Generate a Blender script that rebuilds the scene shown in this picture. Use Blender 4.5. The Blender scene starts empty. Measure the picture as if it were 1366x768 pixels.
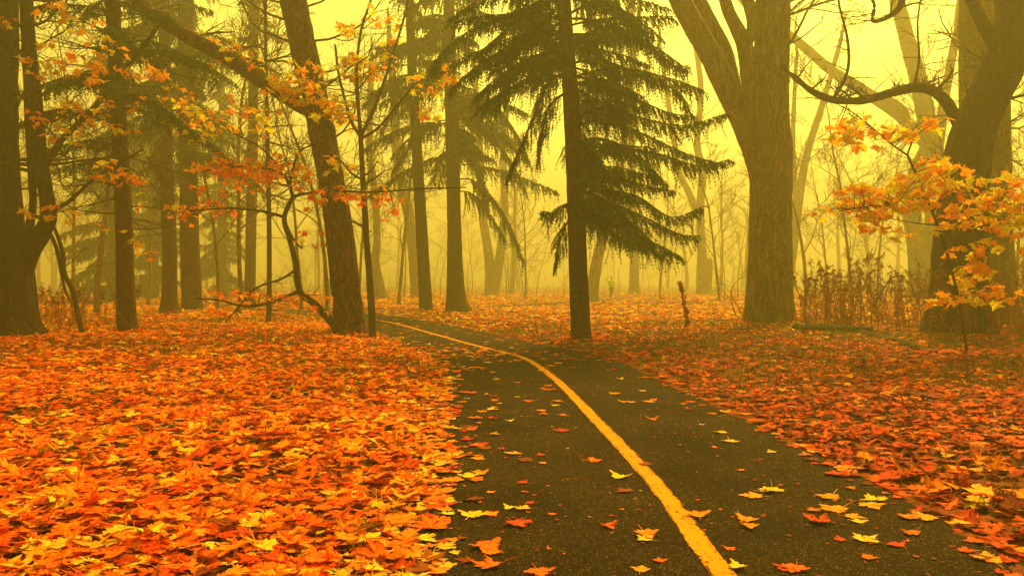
import bpy, math, random
import numpy as np

# ------------------------------------------------------------------ camera, sky, sun, exposure
SC = bpy.context.scene
F, HZ, CXP, H = 1100.0, 376.0, 683.0, 1.35      # focal length in photo pixels, horizon row, centre column, eye height
cam_d = bpy.data.cameras.new('camera'); cam = bpy.data.objects.new('camera', cam_d)
SC.collection.objects.link(cam); SC.camera = cam
cam.location = (0, 0, H); cam.rotation_euler = (math.radians(90), 0, 0)
cam_d.sensor_width = 36.0; cam_d.lens = 36.0 * F / 1366.0
cam_d.shift_y = -(384.0 - HZ) / 1366.0
cam_d.clip_start = 0.1; cam_d.clip_end = 3000

SUN_EL, SUN_AZ = 46.0, 24.0                       # degrees; azimuth clockwise from +Y (the view direction)
world = bpy.data.worlds.new('World'); SC.world = world; world.use_nodes = True
wn, wl = world.node_tree.nodes, world.node_tree.links
for n in list(wn): wn.remove(n)
wo = wn.new('ShaderNodeOutputWorld'); wb = wn.new('ShaderNodeBackground')
sky = wn.new('ShaderNodeTexSky'); sky.sky_type = 'NISHITA'; sky.sun_disc = False
sky.sun_elevation = math.radians(SUN_EL); sky.sun_rotation = math.radians(SUN_AZ)
sky.air_density = 1.0; sky.dust_density = 6.0; sky.ozone_density = 1.0
hs = wn.new('ShaderNodeHueSaturation'); hs.inputs['Saturation'].default_value = 0.0
mx = wn.new('ShaderNodeMixRGB'); mx.blend_type = 'MULTIPLY'; mx.inputs[0].default_value = 1.0
mx.inputs[2].default_value = (1.0, 0.80, 0.12, 1)
wl.new(sky.outputs[0], hs.inputs['Color']); wl.new(hs.outputs[0], mx.inputs[1])
wl.new(mx.outputs[0], wb.inputs[0]); wb.inputs[1].default_value = 0.075
wl.new(wb.outputs[0], wo.inputs[0])

sun_d = bpy.data.lights.new('sun', 'SUN'); sun = bpy.data.objects.new('sun', sun_d)
SC.collection.objects.link(sun)
sun_d.energy = 1.5; sun_d.angle = math.radians(14); sun_d.color = (1.0, 0.56, 0.12)
sun.rotation_euler = (math.radians(90 - SUN_EL), 0, math.radians(180 - SUN_AZ))
sun.location = (10, 30, 40)

SC.view_settings.view_transform = 'Standard'; SC.view_settings.look = 'None'
SC.view_settings.exposure = 2.0; SC.view_settings.gamma = 1.0
SC.view_settings.use_curve_mapping = False
SC.render.engine = 'CYCLES'
cy = SC.cycles
cy.use_denoising = True; cy.max_bounces = 6; cy.diffuse_bounces = 3; cy.volume_bounces = 2
cy.transmission_bounces = 3; cy.glossy_bounces = 2; cy.caustics_reflective = False; cy.caustics_refractive = False
cy.sample_clamp_indirect = 6.0
HAZE_DENSITY = 0.008

rng = np.random.default_rng(7)
COL = SC.collection

# ------------------------------------------------------------------ helpers
def Pt(px, py, Y):
    """photo pixel at depth Y (depth taken from where the thing meets the ground)"""
    return np.array([(px - CXP) * Y / F, Y, H - (py - HZ) * Y / F])

def vnoise(p, seed=0):
    p = np.asarray(p, float); i = np.floor(p).astype(np.int64); f = p - i; f = f * f * (3 - 2 * f)
    def h(a, b, c):
        n = (a * 374761393 + b * 668265263 + c * 2147483647 + seed * 974634777) & 0xffffffff
        n = ((n ^ (n >> 13)) * 1274126177) & 0xffffffff
        return ((n ^ (n >> 16)) & 0xffff) / 65535.0
    r = 0
    for dx in (0, 1):
        for dy in (0, 1):
            for dz in (0, 1):
                w = (f[..., 0] if dx else 1 - f[..., 0]) * (f[..., 1] if dy else 1 - f[..., 1]) * (f[..., 2] if dz else 1 - f[..., 2])
                r = r + w * h(i[..., 0] + dx, i[..., 1] + dy, i[..., 2] + dz)
    return r * 2 - 1

def noise2(x, y, s, seed=0):
    return vnoise(np.stack([x * s, y * s, np.zeros_like(x) + 0.37], -1), seed)

def catmull(P, k):
    P = np.asarray(P, float); n = len(P)
    if n < 3:
        t = np.linspace(0, 1, k * (n - 1) + 1)[:, None]; return P[0] * (1 - t) + P[-1] * t
    Q = np.vstack([2 * P[0] - P[1], P, 2 * P[-1] - P[-2]]); out = []
    for i in range(n - 1):
        a, b, c, d = Q[i:i + 4]
        for t in np.linspace(0, 1, k, endpoint=False):
            out.append(0.5 * (2 * b + (c - a) * t + (2 * a - 5 * b + 4 * c - d) * t * t + (3 * b - a - 3 * c + d) * t ** 3))
    out.append(P[-1]); return np.array(out)

class MB:
    def __init__(s): s.v, s.q, s.t, s.n, s.a, s.b = [], [], [], 0, [], []
    def add(s, v, q=None, t=None, col=None, lp=None):
        v = np.asarray(v, np.float32)
        s.v.append(v)
        if q is not None and len(q): s.q.append(np.asarray(q, np.int32) + s.n)
        if t is not None and len(t): s.t.append(np.asarray(t, np.int32) + s.n)
        if col is not None: s.a.append(np.asarray(col, np.float32))
        if lp is not None: s.b.append(np.asarray(lp, np.float32))
        s.n += len(v)
    def mesh(s, name, mat, smooth=True, base=(0, 0, 0)):
        v = np.vstack(s.v) - np.asarray(base, np.float32)
        q = np.vstack(s.q) if s.q else np.zeros((0, 4), np.int32)
        t = np.vstack(s.t) if s.t else np.zeros((0, 3), np.int32)
        me = bpy.data.meshes.new(name)
        me.vertices.add(len(v)); me.vertices.foreach_set('co', v.astype(np.float32).ravel())
        nl = q.size + t.size; me.loops.add(nl)
        me.loops.foreach_set('vertex_index', np.concatenate([q.ravel(), t.ravel()]).astype(np.int32))
        me.polygons.add(len(q) + len(t))
        st = np.concatenate([np.arange(len(q)) * 4, q.size + np.arange(len(t)) * 3]).astype(np.int32)
        me.polygons.foreach_set('loop_start', st)
        if smooth: me.polygons.foreach_set('use_smooth', np.ones(len(st), bool))
        if s.a:
            at = me.attributes.new('tint', 'FLOAT_COLOR', 'POINT')
            c = np.vstack(s.a); c = np.hstack([c, np.ones((len(c), 1), np.float32)]) if c.shape[1] == 3 else c
            at.data.foreach_set('color', c.astype(np.float32).ravel())
        if s.b:
            at = me.attributes.new('leafpos', 'FLOAT_VECTOR', 'POINT')
            at.data.foreach_set('vector', np.vstack(s.b).astype(np.float32).ravel())
        if mat: me.materials.append(mat)
        me.update(calc_edges=True); return me
    def obj(s, name, mat, parent=None, base=(0, 0, 0), smooth=True):
        o = bpy.data.objects.new(name, s.mesh(name, mat, smooth, base)); COL.objects.link(o)
        if parent: o.parent = parent
        else: o.location = base
        return o

def tag(o, label=None, cat=None, group=None, kind=None):
    if label: o['label'] = label
    if cat: o['category'] = cat
    if group: o['group'] = group
    if kind: o['kind'] = kind
    return o

def thing(name, base, label, cat, group=None):
    o = bpy.data.objects.new(name, None); COL.objects.link(o); o.location = base
    o.empty_display_size = 0.2
    return tag(o, label, cat, group)

def inst(name, me, parent, loc, rot=None, scale=1.0):
    o = bpy.data.objects.new(name, me); COL.objects.link(o)
    if parent: o.parent = parent
    o.location = loc
    if rot is not None: o.rotation_euler = rot
    o.scale = (scale,) * 3 if np.isscalar(scale) else scale
    return o

def frames(pts):
    T = np.gradient(pts, axis=0); T /= np.linalg.norm(T, axis=1, keepdims=True) + 1e-9
    m = np.abs(T.mean(0)); ref = np.zeros(3); ref[int(np.argmin(m))] = 1.0
    U = np.cross(T, ref); U /= np.linalg.norm(U, axis=1, keepdims=True) + 1e-9
    return T, U, np.cross(T, U)

_ring = {}
def ring_faces(k, n):
    if (k, n) not in _ring:
        i = np.arange(k - 1)[:, None] * n; j = np.arange(n)[None]; j2 = (j + 1) % n
        _ring[(k, n)] = np.stack([i + j, i + j2, i + n + j2, i + n + j], -1).reshape(-1, 4)
    return _ring[(k, n)]

def tube(mb, pts, rad, n=5, rough=0.0, flare=0.0, gz0=0.0, seed=0, ridges=0, cap=True):
    pts = np.asarray(pts, float); rad = np.broadcast_to(np.asarray(rad, float), (len(pts),))
    T, U, V = frames(pts); a = np.arange(n) * 2 * math.pi / n
    R = np.repeat(rad[:, None], n, 1)
    if flare:
        h = np.maximum(pts[:, 2] - gz0, 0)[:, None]; k0 = rad[min(3, len(rad) - 1)] * 1.1
        lobes = 0.55 + 0.45 * np.cos(a * 5 + seed) * np.cos(a * 2 + 2.1 * seed)
        R = R * (1 + flare * np.exp(-h / k0) * (0.5 + 0.7 * lobes[None]))
    if rough:
        D = U[:, None] * np.cos(a)[None, :, None] + V[:, None] * np.sin(a)[None, :, None]
        q = pts[:, None] * np.array([1, 1, 0.6]) + D * rad[:, None, None]
        R = R * (1 + rough * vnoise(q * 2.3, seed) + rough * 0.7 * vnoise(q * 6.1, seed + 3))
        if ridges:
            g = D * (n * 0.16) + np.array([0, 0, 1.0]) * pts[:, None, 2:3] * 1.7      # furrows running up the trunk
            g = g + 0.6 * vnoise(q * 1.9, seed + 9)[..., None]
            R = R + ridges * (1.0 - 2.4 * np.abs(vnoise(g, seed + 5)))
    v = pts[:, None] + R[:, :, None] * (U[:, None] * np.cos(a)[None, :, None] + V[:, None] * np.sin(a)[None, :, None])
    v = v.reshape(-1, 3); q = ring_faces(len(pts), n); t = None
    if cap:
        v = np.vstack([v, pts[-1] + T[-1] * rad[-1] * 0.4]); k = (len(pts) - 1) * n
        j = np.arange(n); t = np.stack([k + j, k + (j + 1) % n, np.full(n, len(v) - 1)], -1)
    mb.add(v, q, t)

def unit(v): v = np.asarray(v, float); return v / (np.linalg.norm(v) + 1e-9)

def perp_dir(d, ang, az):
    ref = np.array([0, 0, 1.0]) if abs(d[2]) < 0.9 else np.array([1.0, 0, 0])
    u = unit(np.cross(d, ref)); v = np.cross(d, u)
    return math.cos(ang) * d + math.sin(ang) * (math.cos(az) * u + math.sin(az) * v)

def grow(mb, p, d, L, r, lvl, R, wander=0.22, trop=0.06, kids=(7, 5, 4), ang=(0.6, 1.1), tips=None, rmin=0.004, t0=0.2):
    """a bare branch with side branches and twigs; lvl 0 = last"""
    n = 4 + 2 * lvl; step = L / n; pts = [np.array(p, float)]; d = unit(d); ds = [d]
    for i in range(n):
        d = unit(d + R.normal(0, wander, 3) * 0.7 + np.array([0, 0, trop])); ds.append(d)
        pts.append(pts[-1] + d * step)
    pts = np.array(pts); rad = np.maximum(np.linspace(r, r * 0.3, n + 1), rmin)
    tube(mb, pts, rad, 6 if lvl > 1 else (4 if lvl == 1 else 3), cap=False)
    if tips is not None and lvl <= 0: tips.append((pts[-1], ds[-1]))
    if lvl > 0:
        kc = kids[min(lvl - 1, len(kids) - 1)]
        for j in range(kc):
            t = t0 + (0.97 - t0) * (j + R.random()) / kc; x = t * n; i = min(int(x), n - 1)
            q = pts[i] + (pts[i + 1] - pts[i]) * (x - i)
            dd = perp_dir(ds[i + 1], R.uniform(*ang), R.uniform(0, 2 * math.pi))
            grow(mb, q, dd, L * R.uniform(0.35, 0.62) * (1.15 - 0.5 * t), max(rad[i] * 0.55, rmin), lvl - 1, R, wander, trop, kids, ang, tips, rmin)
    return pts

def bezier3(a, b, c, n):
    t = np.linspace(0, 1, n)[:, None]
    return a * (1 - t) ** 2 + 2 * b * t * (1 - t) + c * t * t

# ------------------------------------------------------------------ materials
def new_mat(name):
    m = bpy.data.materials.new(name); m.use_nodes = True; nt = m.node_tree
    return m, nt.nodes, nt.links, nt.nodes['Principled BSDF']

def nd(nodes, typ, **kw):
    n = nodes.new(typ)
    for k, v in kw.items(): setattr(n, k, v)
    return n

def ramp(nodes, stops):
    r = nodes.new('ShaderNodeValToRGB'); e = r.color_ramp.elements
    while len(e) < len(stops): e.new(0.5)
    for x, (p, c) in zip(e, stops): x.position = p; x.color = (*c, 1)
    return r

def bark_mat(name, dark, light, moss=None, zs=0.22, scale=9.0, bump=0.6, plates=True):
    m, N, L, B = new_mat(name)
    tc = nd(N, 'ShaderNodeTexCoord'); mp = nd(N, 'ShaderNodeMapping'); mp.inputs['Scale'].default_value = (1, 1, zs)
    L.new(tc.outputs['Object'], mp.inputs[0])
    n1 = nd(N, 'ShaderNodeTexNoise'); n1.inputs['Scale'].default_value = scale; n1.inputs['Detail'].default_value = 7; n1.inputs['Roughness'].default_value = 0.65
    L.new(mp.outputs[0], n1.inputs[0])
    vo = nd(N, 'ShaderNodeTexVoronoi', feature='DISTANCE_TO_EDGE'); vo.inputs['Scale'].default_value = scale * 1.6
    wmix = nd(N, 'ShaderNodeMixRGB'); wmix.inputs[0].default_value = 0.25
    L.new(mp.outputs[0], wmix.inputs[1]); L.new(n1.outputs['Color'], wmix.inputs[2]); L.new(wmix.outputs[0], vo.inputs[0])
    rp = ramp(N, [(0.30, dark), (0.72, light)]); L.new(n1.outputs[0], rp.inputs[0])
    cr = nd(N, 'ShaderNodeMath', operation='MULTIPLY', use_clamp=True); cr.inputs[1].default_value = 6.0 if plates else 14.0
    L.new(vo.outputs[0], cr.inputs[0])
    cm = nd(N, 'ShaderNodeMixRGB'); cm.inputs[1].default_value = (*[c * 0.45 for c in dark], 1)
    L.new(cr.outputs[0], cm.inputs[0]); L.new(rp.outputs[0], cm.inputs[2]); out = cm.outputs[0]
    if moss:
        n2 = nd(N, 'ShaderNodeTexNoise'); n2.inputs['Scale'].default_value = 1.3; n2.inputs['Detail'].default_value = 5
        L.new(tc.outputs['Object'], n2.inputs[0]); r2 = ramp(N, [(0.45, (0, 0, 0)), (0.68, (1, 1, 1))]); L.new(n2.outputs[0], r2.inputs[0])
        mm = nd(N, 'ShaderNodeMixRGB'); mm.inputs[2].default_value = (*moss, 1)
        fac = nd(N, 'ShaderNodeMath', operation='MULTIPLY'); fac.inputs[1].default_value = 0.7
        L.new(r2.outputs[0], fac.inputs[0]); L.new(fac.outputs[0], mm.inputs[0]); L.new(out, mm.inputs[1]); out = mm.outputs[0]
    L.new(out, B.inputs['Base Color']); B.inputs['Roughness'].default_value = 0.9; B.inputs['Specular IOR Level'].default_value = 0.2
    ad = nd(N, 'ShaderNodeMath', operation='MULTIPLY_ADD'); ad.inputs[1].default_value = 0.5
    L.new(n1.outputs[0], ad.inputs[0]); L.new(cr.outputs[0], ad.inputs[2])
    bp = nd(N, 'ShaderNodeBump'); bp.inputs['Strength'].default_value = bump; bp.inputs['Distance'].default_value = 0.03
    L.new(ad.outputs[0], bp.inputs['Height']); L.new(bp.outputs[0], B.inputs['Normal'])
    return m

def plain_mat(name, c1, c2, scale=20.0, rough=0.8, translucent=0.0):
    m, N, L, B = new_mat(name)
    tc = nd(N, 'ShaderNodeTexCoord'); n1 = nd(N, 'ShaderNodeTexNoise'); n1.inputs['Scale'].default_value = scale; n1.inputs['Detail'].default_value = 4
    L.new(tc.outputs['Object'], n1.inputs[0]); rp = ramp(N, [(0.35, c1), (0.65, c2)]); L.new(n1.outputs[0], rp.inputs[0])
    L.new(rp.outputs[0], B.inputs['Base Color']); B.inputs['Roughness'].default_value = rough; B.inputs['Specular IOR Level'].default_value = 0.25
    if translucent:
        tr = nd(N, 'ShaderNodeBsdfTranslucent'); ms = nd(N, 'ShaderNodeMixShader'); ms.inputs[0].default_value = translucent
        L.new(rp.outputs[0], tr.inputs[0]); L.new(B.outputs[0], ms.inputs[1]); L.new(tr.outputs[0], ms.inputs[2])
        L.new(ms.outputs[0], N['Material Output'].inputs[0])
    return m

def leaf_mat(name, transl, veins=True):
    m, N, L, B = new_mat(name)
    at = nd(N, 'ShaderNodeAttribute', attribute_name='tint'); lp = nd(N, 'ShaderNodeAttribute', attribute_name='leafpos')
    n1 = nd(N, 'ShaderNodeTexNoise'); n1.inputs['Scale'].default_value = 5.0; n1.inputs['Detail'].default_value = 4; n1.inputs['Roughness'].default_value = 0.7
    ge = nd(N, 'ShaderNodeNewGeometry'); ad = nd(N, 'ShaderNodeVectorMath', operation='ADD')
    L.new(lp.outputs['Vector'], ad.inputs[0]); L.new(ge.outputs['Position'], ad.inputs[1]); L.new(ad.outputs[0], n1.inputs[0])
    rp = ramp(N, [(0.30, (0.55, 0.42, 0.4)), (0.5, (1, 1, 1)), (0.72, (1.25, 1.35, 1.1))]); L.new(n1.outputs[0], rp.inputs[0])
    mu = nd(N, 'ShaderNodeMixRGB', blend_type='MULTIPLY'); mu.inputs[0].default_value = 0.75
    L.new(at.outputs['Color'], mu.inputs[1]); L.new(rp.outputs[0], mu.inputs[2]); out = mu.outputs[0]
    if veins:   # radiating veins, paler than the blade
        sx = nd(N, 'ShaderNodeSeparateXYZ'); L.new(lp.outputs['Vector'], sx.inputs[0])
        yo = nd(N, 'ShaderNodeMath', operation='SUBTRACT'); yo.inputs[1].default_value = 0.05; L.new(sx.outputs[1], yo.inputs[0])
        an = nd(N, 'ShaderNodeMath', operation='ARCTAN2'); L.new(sx.outputs[0], an.inputs[0]); L.new(yo.outputs[0], an.inputs[1])
        pp = nd(N, 'ShaderNodeMath', operation='PINGPONG'); pp.inputs[1].default_value = 0.36; L.new(an.outputs[0], pp.inputs[0])
        le = nd(N, 'ShaderNodeVectorMath', operation='LENGTH'); L.new(lp.outputs['Vector'], le.inputs[0])
        dd = nd(N, 'ShaderNodeMath', operation='MULTIPLY'); L.new(pp.outputs[0], dd.inputs[0]); L.new(le.outputs['Value'], dd.inputs[1])
        ls = nd(N, 'ShaderNodeMath', operation='LESS_THAN'); ls.inputs[1].default_value = 0.014; L.new(dd.outputs[0], ls.inputs[0])
        vm = nd(N, 'ShaderNodeMixRGB', blend_type='MULTIPLY'); vm.inputs[2].default_value = (1.25, 1.5, 1.4, 1)
        L.new(ls.outputs[0], vm.inputs[0]); L.new(out, vm.inputs[1]); out = vm.outputs[0]
    L.new(out, B.inputs['Base Color']); B.inputs['Roughness'].default_value = 0.7; B.inputs['Specular IOR Level'].default_value = 0.06
    tr = nd(N, 'ShaderNodeBsdfTranslucent'); L.new(out, tr.inputs[0]); ms = nd(N, 'ShaderNodeMixShader'); ms.inputs[0].default_value = transl
    L.new(B.outputs[0], ms.inputs[1]); L.new(tr.outputs[0], ms.inputs[2]); L.new(ms.outputs[0], N['Material Output'].inputs[0])
    return m

M_LEAF_G = leaf_mat('fallen_leaf', 0.18)
M_LEAF_T = leaf_mat('hanging_leaf', 0.5)
M_BARK_BROWN = bark_mat('bark_brown', (0.030, 0.011, 0.005), (0.24, 0.090, 0.038), zs=0.25, scale=8, bump=0.9)
M_BARK_SPRUCE = bark_mat('bark_spruce', (0.035, 0.016, 0.008), (0.17, 0.080, 0.036), zs=0.6, scale=16, bump=0.6)
M_BARK_MAPLE = bark_mat('bark_maple', (0.10, 0.065, 0.022), (0.40, 0.28, 0.09), moss=(0.20, 0.17, 0.035), zs=0.14, scale=10, bump=0.8)
M_BARK_DARK = bark_mat('bark_dark', (0.016, 0.008, 0.004), (0.085, 0.040, 0.018), zs=0.18, scale=9, bump=0.9)
M_BARK_GREEN = bark_mat('bark_green', (0.040, 0.034, 0.012), (0.11, 0.085, 0.030), moss=(0.06, 0.065, 0.018), zs=0.5, scale=14, bump=0.3)
M_BARK_FOG_TINT = bark_mat('bark_fog_tint', (0.16, 0.12, 0.06), (0.30, 0.23, 0.12), zs=0.2, scale=6, bump=0.3)  # bark lightened so distant trunks look faded by fog
M_TWIG_FAR = plain_mat('twig_bark_fog_tint', (0.14, 0.10, 0.05), (0.22, 0.16, 0.08), 8)  # the same fog fading put into the twig colour
M_TWIG = plain_mat('twig_bark', (0.030, 0.017, 0.010), (0.060, 0.036, 0.020), 12)
M_TWIG_PALE = plain_mat('twig_bark_grey', (0.050, 0.035, 0.020), (0.090, 0.062, 0.034), 8)
M_NEEDLE = plain_mat('spruce_needles', (0.016, 0.058, 0.006), (0.042, 0.125, 0.016), 3.0, 0.7, 0.15)
M_WEED = plain_mat('dry_weed', (0.17, 0.035, 0.010), (0.36, 0.12, 0.025), 6.0, 0.9, 0.25)
M_GRASS = plain_mat('grass_blades', (0.075, 0.11, 0.012), (0.17, 0.19, 0.03), 2.0, 0.7, 0.3)

def ground_mat():
    m, N, L, B = new_mat('leafy_soil')
    tc = nd(N, 'ShaderNodeTexCoord')
    n1 = nd(N, 'ShaderNodeTexNoise'); n1.inputs['Scale'].default_value = 9; n1.inputs['Detail'].default_value = 8; n1.inputs['Roughness'].default_value = 0.75
    n2 = nd(N, 'ShaderNodeTexNoise'); n2.inputs['Scale'].default_value = 0.35; n2.inputs['Detail'].default_value = 4
    vo = nd(N, 'ShaderNodeTexVoronoi'); vo.inputs['Scale'].default_value = 7.0
    for x in (n1, n2, vo): L.new(tc.outputs['Object'], x.inputs[0])
    r1 = ramp(N, [(0.3, (0.05, 0.018, 0.006)), (0.5, (0.22, 0.065, 0.010)), (0.7, (0.42, 0.15, 0.018))]); L.new(n1.outputs[0], r1.inputs[0])
    mu = nd(N, 'ShaderNodeMixRGB', blend_type='OVERLAY'); mu.inputs[0].default_value = 0.35
    L.new(r1.outputs[0], mu.inputs[1]); L.new(vo.outputs['Color'], mu.inputs[2])
    wm = nd(N, 'ShaderNodeMixRGB', blend_type='MULTIPLY'); wm.inputs[0].default_value = 0.5; wm.inputs[2].default_value = (1, 0.55, 0.2, 1); L.new(mu.outputs[0], wm.inputs[1])
    r2 = ramp(N, [(0.52, (0, 0, 0)), (0.70, (0.6, 0.6, 0.6))]); L.new(n2.outputs[0], r2.inputs[0])
    gm = nd(N, 'ShaderNodeMixRGB'); gm.inputs[2].default_value = (0.10, 0.075, 0.016, 1)
    L.new(r2.outputs[0], gm.inputs[0]); L.new(wm.outputs[0], gm.inputs[1]); L.new(gm.outputs[0], B.inputs['Base Color'])
    B.inputs['Roughness'].default_value = 0.95; B.inputs['Specular IOR Level'].default_value = 0.1
    bp = nd(N, 'ShaderNodeBump'); bp.inputs['Strength'].default_value = 0.7; bp.inputs['Distance'].default_value = 0.05
    L.new(n1.outputs[0], bp.inputs['Height']); L.new(bp.outputs[0], B.inputs['Normal'])
    return m

def asphalt_mat():
    m, N, L, B = new_mat('asphalt')
    tc = nd(N, 'ShaderNodeTexCoord')
    vo = nd(N, 'ShaderNodeTexVoronoi'); vo.inputs['Scale'].default_value = 150.0
    n0 = nd(N, 'ShaderNodeTexNoise'); n0.inputs['Scale'].default_value = 240; n0.inputs['Detail'].default_value = 3
    n2 = nd(N, 'ShaderNodeTexNoise'); n2.inputs['Scale'].default_value = 1.1; n2.inputs['Detail'].default_value = 6
    for x in (vo, n0, n2): L.new(tc.outputs['Object'], x.inputs[0])
    sx = nd(N, 'ShaderNodeSeparateColor'); L.new(vo.outputs['Color'], sx.inputs[0])
    r1 = ramp(N, [(0.0, (0.011, 0.006, 0.0025)), (0.55, (0.022, 0.0125, 0.005)), (0.90, (0.038, 0.022, 0.010)), (0.985, (0.16, 0.10, 0.045))]); L.new(sx.outputs[0], r1.inputs[0])
    r2 = ramp(N, [(0.32, (0.62, 0.60, 0.58)), (0.5, (1.0, 1.0, 1.0)), (0.7, (1.35, 1.30, 1.2))]); L.new(n2.outputs[0], r2.inputs[0])
    mu = nd(N, 'ShaderNodeMixRGB', blend_type='MULTIPLY'); mu.inputs[0].default_value = 1; L.new(r1.outputs[0], mu.inputs[1]); L.new(r2.outputs[0], mu.inputs[2])
    L.new(mu.outputs[0], B.inputs['Base Color']); B.inputs['Roughness'].default_value = 0.85; B.inputs['Specular IOR Level'].default_value = 0.04
    bp = nd(N, 'ShaderNodeBump'); bp.inputs['Strength'].default_value = 0.6; bp.inputs['Distance'].default_value = 0.006
    L.new(n0.outputs[0], bp.inputs['Height']); b2 = nd(N, 'ShaderNodeBump'); b2.inputs['Strength'].default_value = 0.6; b2.inputs['Distance'].default_value = 0.008
    L.new(vo.outputs['Distance'], b2.inputs['Height']); L.new(bp.outputs[0], b2.inputs['Normal']); L.new(b2.outputs[0], B.inputs['Normal'])
    return m

def line_mat():
    m, N, L, B = new_mat('yellow_road_paint')
    tc = nd(N, 'ShaderNodeTexCoord')
    n1 = nd(N, 'ShaderNodeTexNoise'); n1.inputs['Scale'].default_value = 60; n1.inputs['Detail'].default_value = 5
    n2 = nd(N, 'ShaderNodeTexNoise'); n2.inputs['Scale'].default_value = 4; n2.inputs['Detail'].default_value = 6
    for x in (n1, n2): L.new(tc.outputs['Object'], x.inputs[0])
    at = nd(N, 'ShaderNodeAttribute', attribute_name='leafpos'); mp = nd(N, 'ShaderNodeMapping'); mp.inputs['Scale'].default_value = (5, 1.2, 1); L.new(at.outputs['Vector'], mp.inputs[0])
    n3 = nd(N, 'ShaderNodeTexNoise'); n3.inputs['Scale'].default_value = 1.0; n3.inputs['Detail'].default_value = 5; L.new(mp.outputs[0], n3.inputs[0])   # brush streaks along the line
    sx = nd(N, 'ShaderNodeSeparateXYZ'); L.new(at.outputs['Vector'], sx.inputs[0]); ab = nd(N, 'ShaderNodeMath', operation='ABSOLUTE'); L.new(sx.outputs[0], ab.inputs[0])
    mr = nd(N, 'ShaderNodeMapRange'); mr.inputs[1].default_value = 0.62; mr.inputs[2].default_value = 1.0; mr.inputs[3].default_value = 0.0; mr.inputs[4].default_value = -0.26; L.new(ab.outputs[0], mr.inputs[0])
    a1 = nd(N, 'ShaderNodeMath', operation='MULTIPLY_ADD'); a1.inputs[1].default_value = 0.55; L.new(n2.outputs[0], a1.inputs[0]); L.new(n1.outputs[0], a1.inputs[2])
    a2 = nd(N, 'ShaderNodeMath', operation='MULTIPLY_ADD'); a2.inputs[1].default_value = 0.6; L.new(n3.outputs[0], a2.inputs[0]); L.new(a1.outputs[0], a2.inputs[2])
    ad = nd(N, 'ShaderNodeMath', operation='ADD'); L.new(a2.outputs[0], ad.inputs[0]); L.new(mr.outputs[0], ad.inputs[1])
    r = ramp(N, [(0.80, (0.04, 0.020, 0.006)), (0.89, (0.30, 0.10, 0.006)), (1.02, (0.70, 0.265, 0.005))]); L.new(ad.outputs[0], r.inputs[0])
    L.new(r.outputs[0], B.inputs['Base Color']); B.inputs['Roughness'].default_value = 0.8; B.inputs['Specular IOR Level'].default_value = 0.05
    bp = nd(N, 'ShaderNodeBump'); bp.inputs['Strength'].default_value = 0.4; bp.inputs['Distance'].default_value = 0.004
    L.new(n1.outputs[0], bp.inputs['Height']); L.new(bp.outputs[0], B.inputs['Normal'])
    return m

# ------------------------------------------------------------------ ground, paths, line
def gp(px, py): Y = H * F / (py - HZ); return ((px - CXP) * Y / F, Y)
C0 = [(1.02, -6.0), (1.0, 0.0)] + [gp(*p) for p in [(965, 768), (870, 640), (790, 555), (740, 505), (700, 478), (660, 467), (620, 457), (570, 443), (520, 430), (455, 420.5)]] + [(-11.5, 38.5), (-18, 43), (-30, 48), (-60, 56)]
CL = catmull([(x, y, 0) for x, y in C0], 10)[:, :2]
CL2 = catmull([(-9.3, 35.8, 0), (-5.0, 38.6, 0), (-1.5, 43.5, 0), (3.7, 53, 0), (7.6, 63, 0), (12, 74, 0), (20, 95, 0)], 10)[:, :2]
HW, HW2 = 1.46, 1.15

def dist_poly(x, y, C):
    """signed side and distance to polyline"""
    p = np.stack([x, y], -1).reshape(-1, 2); best = np.full(len(p), 1e9); side = np.zeros(len(p))
    for a, b in zip(C[:-1], C[1:]):
        ab = b - a; t = np.clip(((p - a) @ ab) / (ab @ ab), 0, 1); q = a + t[:, None] * ab
        d = np.hypot(*(p - q).T); m = d < best
        best[m] = d[m]; s = (ab[0] * (p[:, 1] - a[1]) - ab[1] * (p[:, 0] - a[0])); side[m] = s[m]
    return best.reshape(np.shape(x)), np.sign(side).reshape(np.shape(x))

def edge_dist(x, y):
    """distance outside the asphalt (negative on it)"""
    d1, s1 = dist_poly(x, y, CL); d2, s2 = dist_poly(x, y, CL2)
    return np.minimum(d1 - HW, d2 - HW2), d1, s1

def gz(x, y, e=None):
    x = np.asarray(x, float); y = np.asarray(y, float)
    if e is None: e = edge_dist(x, y)[0]
    s = np.clip((e - 0.05) / 1.4, 0, 1); s = s * s * (3 - 2 * s)
    bump = 0.05 + 0.07 * noise2(x, y, 0.45, 1) + 0.03 * noise2(x, y, 1.3, 2) + 0.015 * noise2(x, y, 3.1, 4)
    far = 0.22 * np.clip((np.abs(x) - 2) / 12, 0, 1) * (0.5 + 0.5 * noise2(x, y, 0.12, 5))
    return -0.02 + s * (bump + far)
def gz1(x, y): return float(gz(np.array([x]), np.array([y]))[0])

def axis(lo, dlo, dhi, hi, step, g):
    a = list(np.arange(dlo, dhi + 1e-6, step)); s = step
    while a[-1] < hi: s *= g; a.append(a[-1] + s)
    s = step; b = [dlo]
    while b[-1] > lo: s *= g; b.append(b[-1] - s)
    return np.array(b[:0:-1] + a)
gx, gy = axis(-260, -11, 11, 260, 0.16, 1.09), axis(-120, 2.5, 24, 330, 0.14, 1.07)
GX, GY = np.meshgrid(gx, gy); GZ = gz(GX, GY)
mb = MB(); nx, ny = len(gx), len(gy)
ii = (np.arange(ny - 1)[:, None] * nx + np.arange(nx - 1)[None]).ravel()
mb.add(np.stack([GX, GY, GZ], -1).reshape(-1, 3), np.stack([ii, ii + 1, ii + nx + 1, ii + nx], -1))
ground = tag(mb.obj('ground', ground_mat()), kind='structure')

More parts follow.
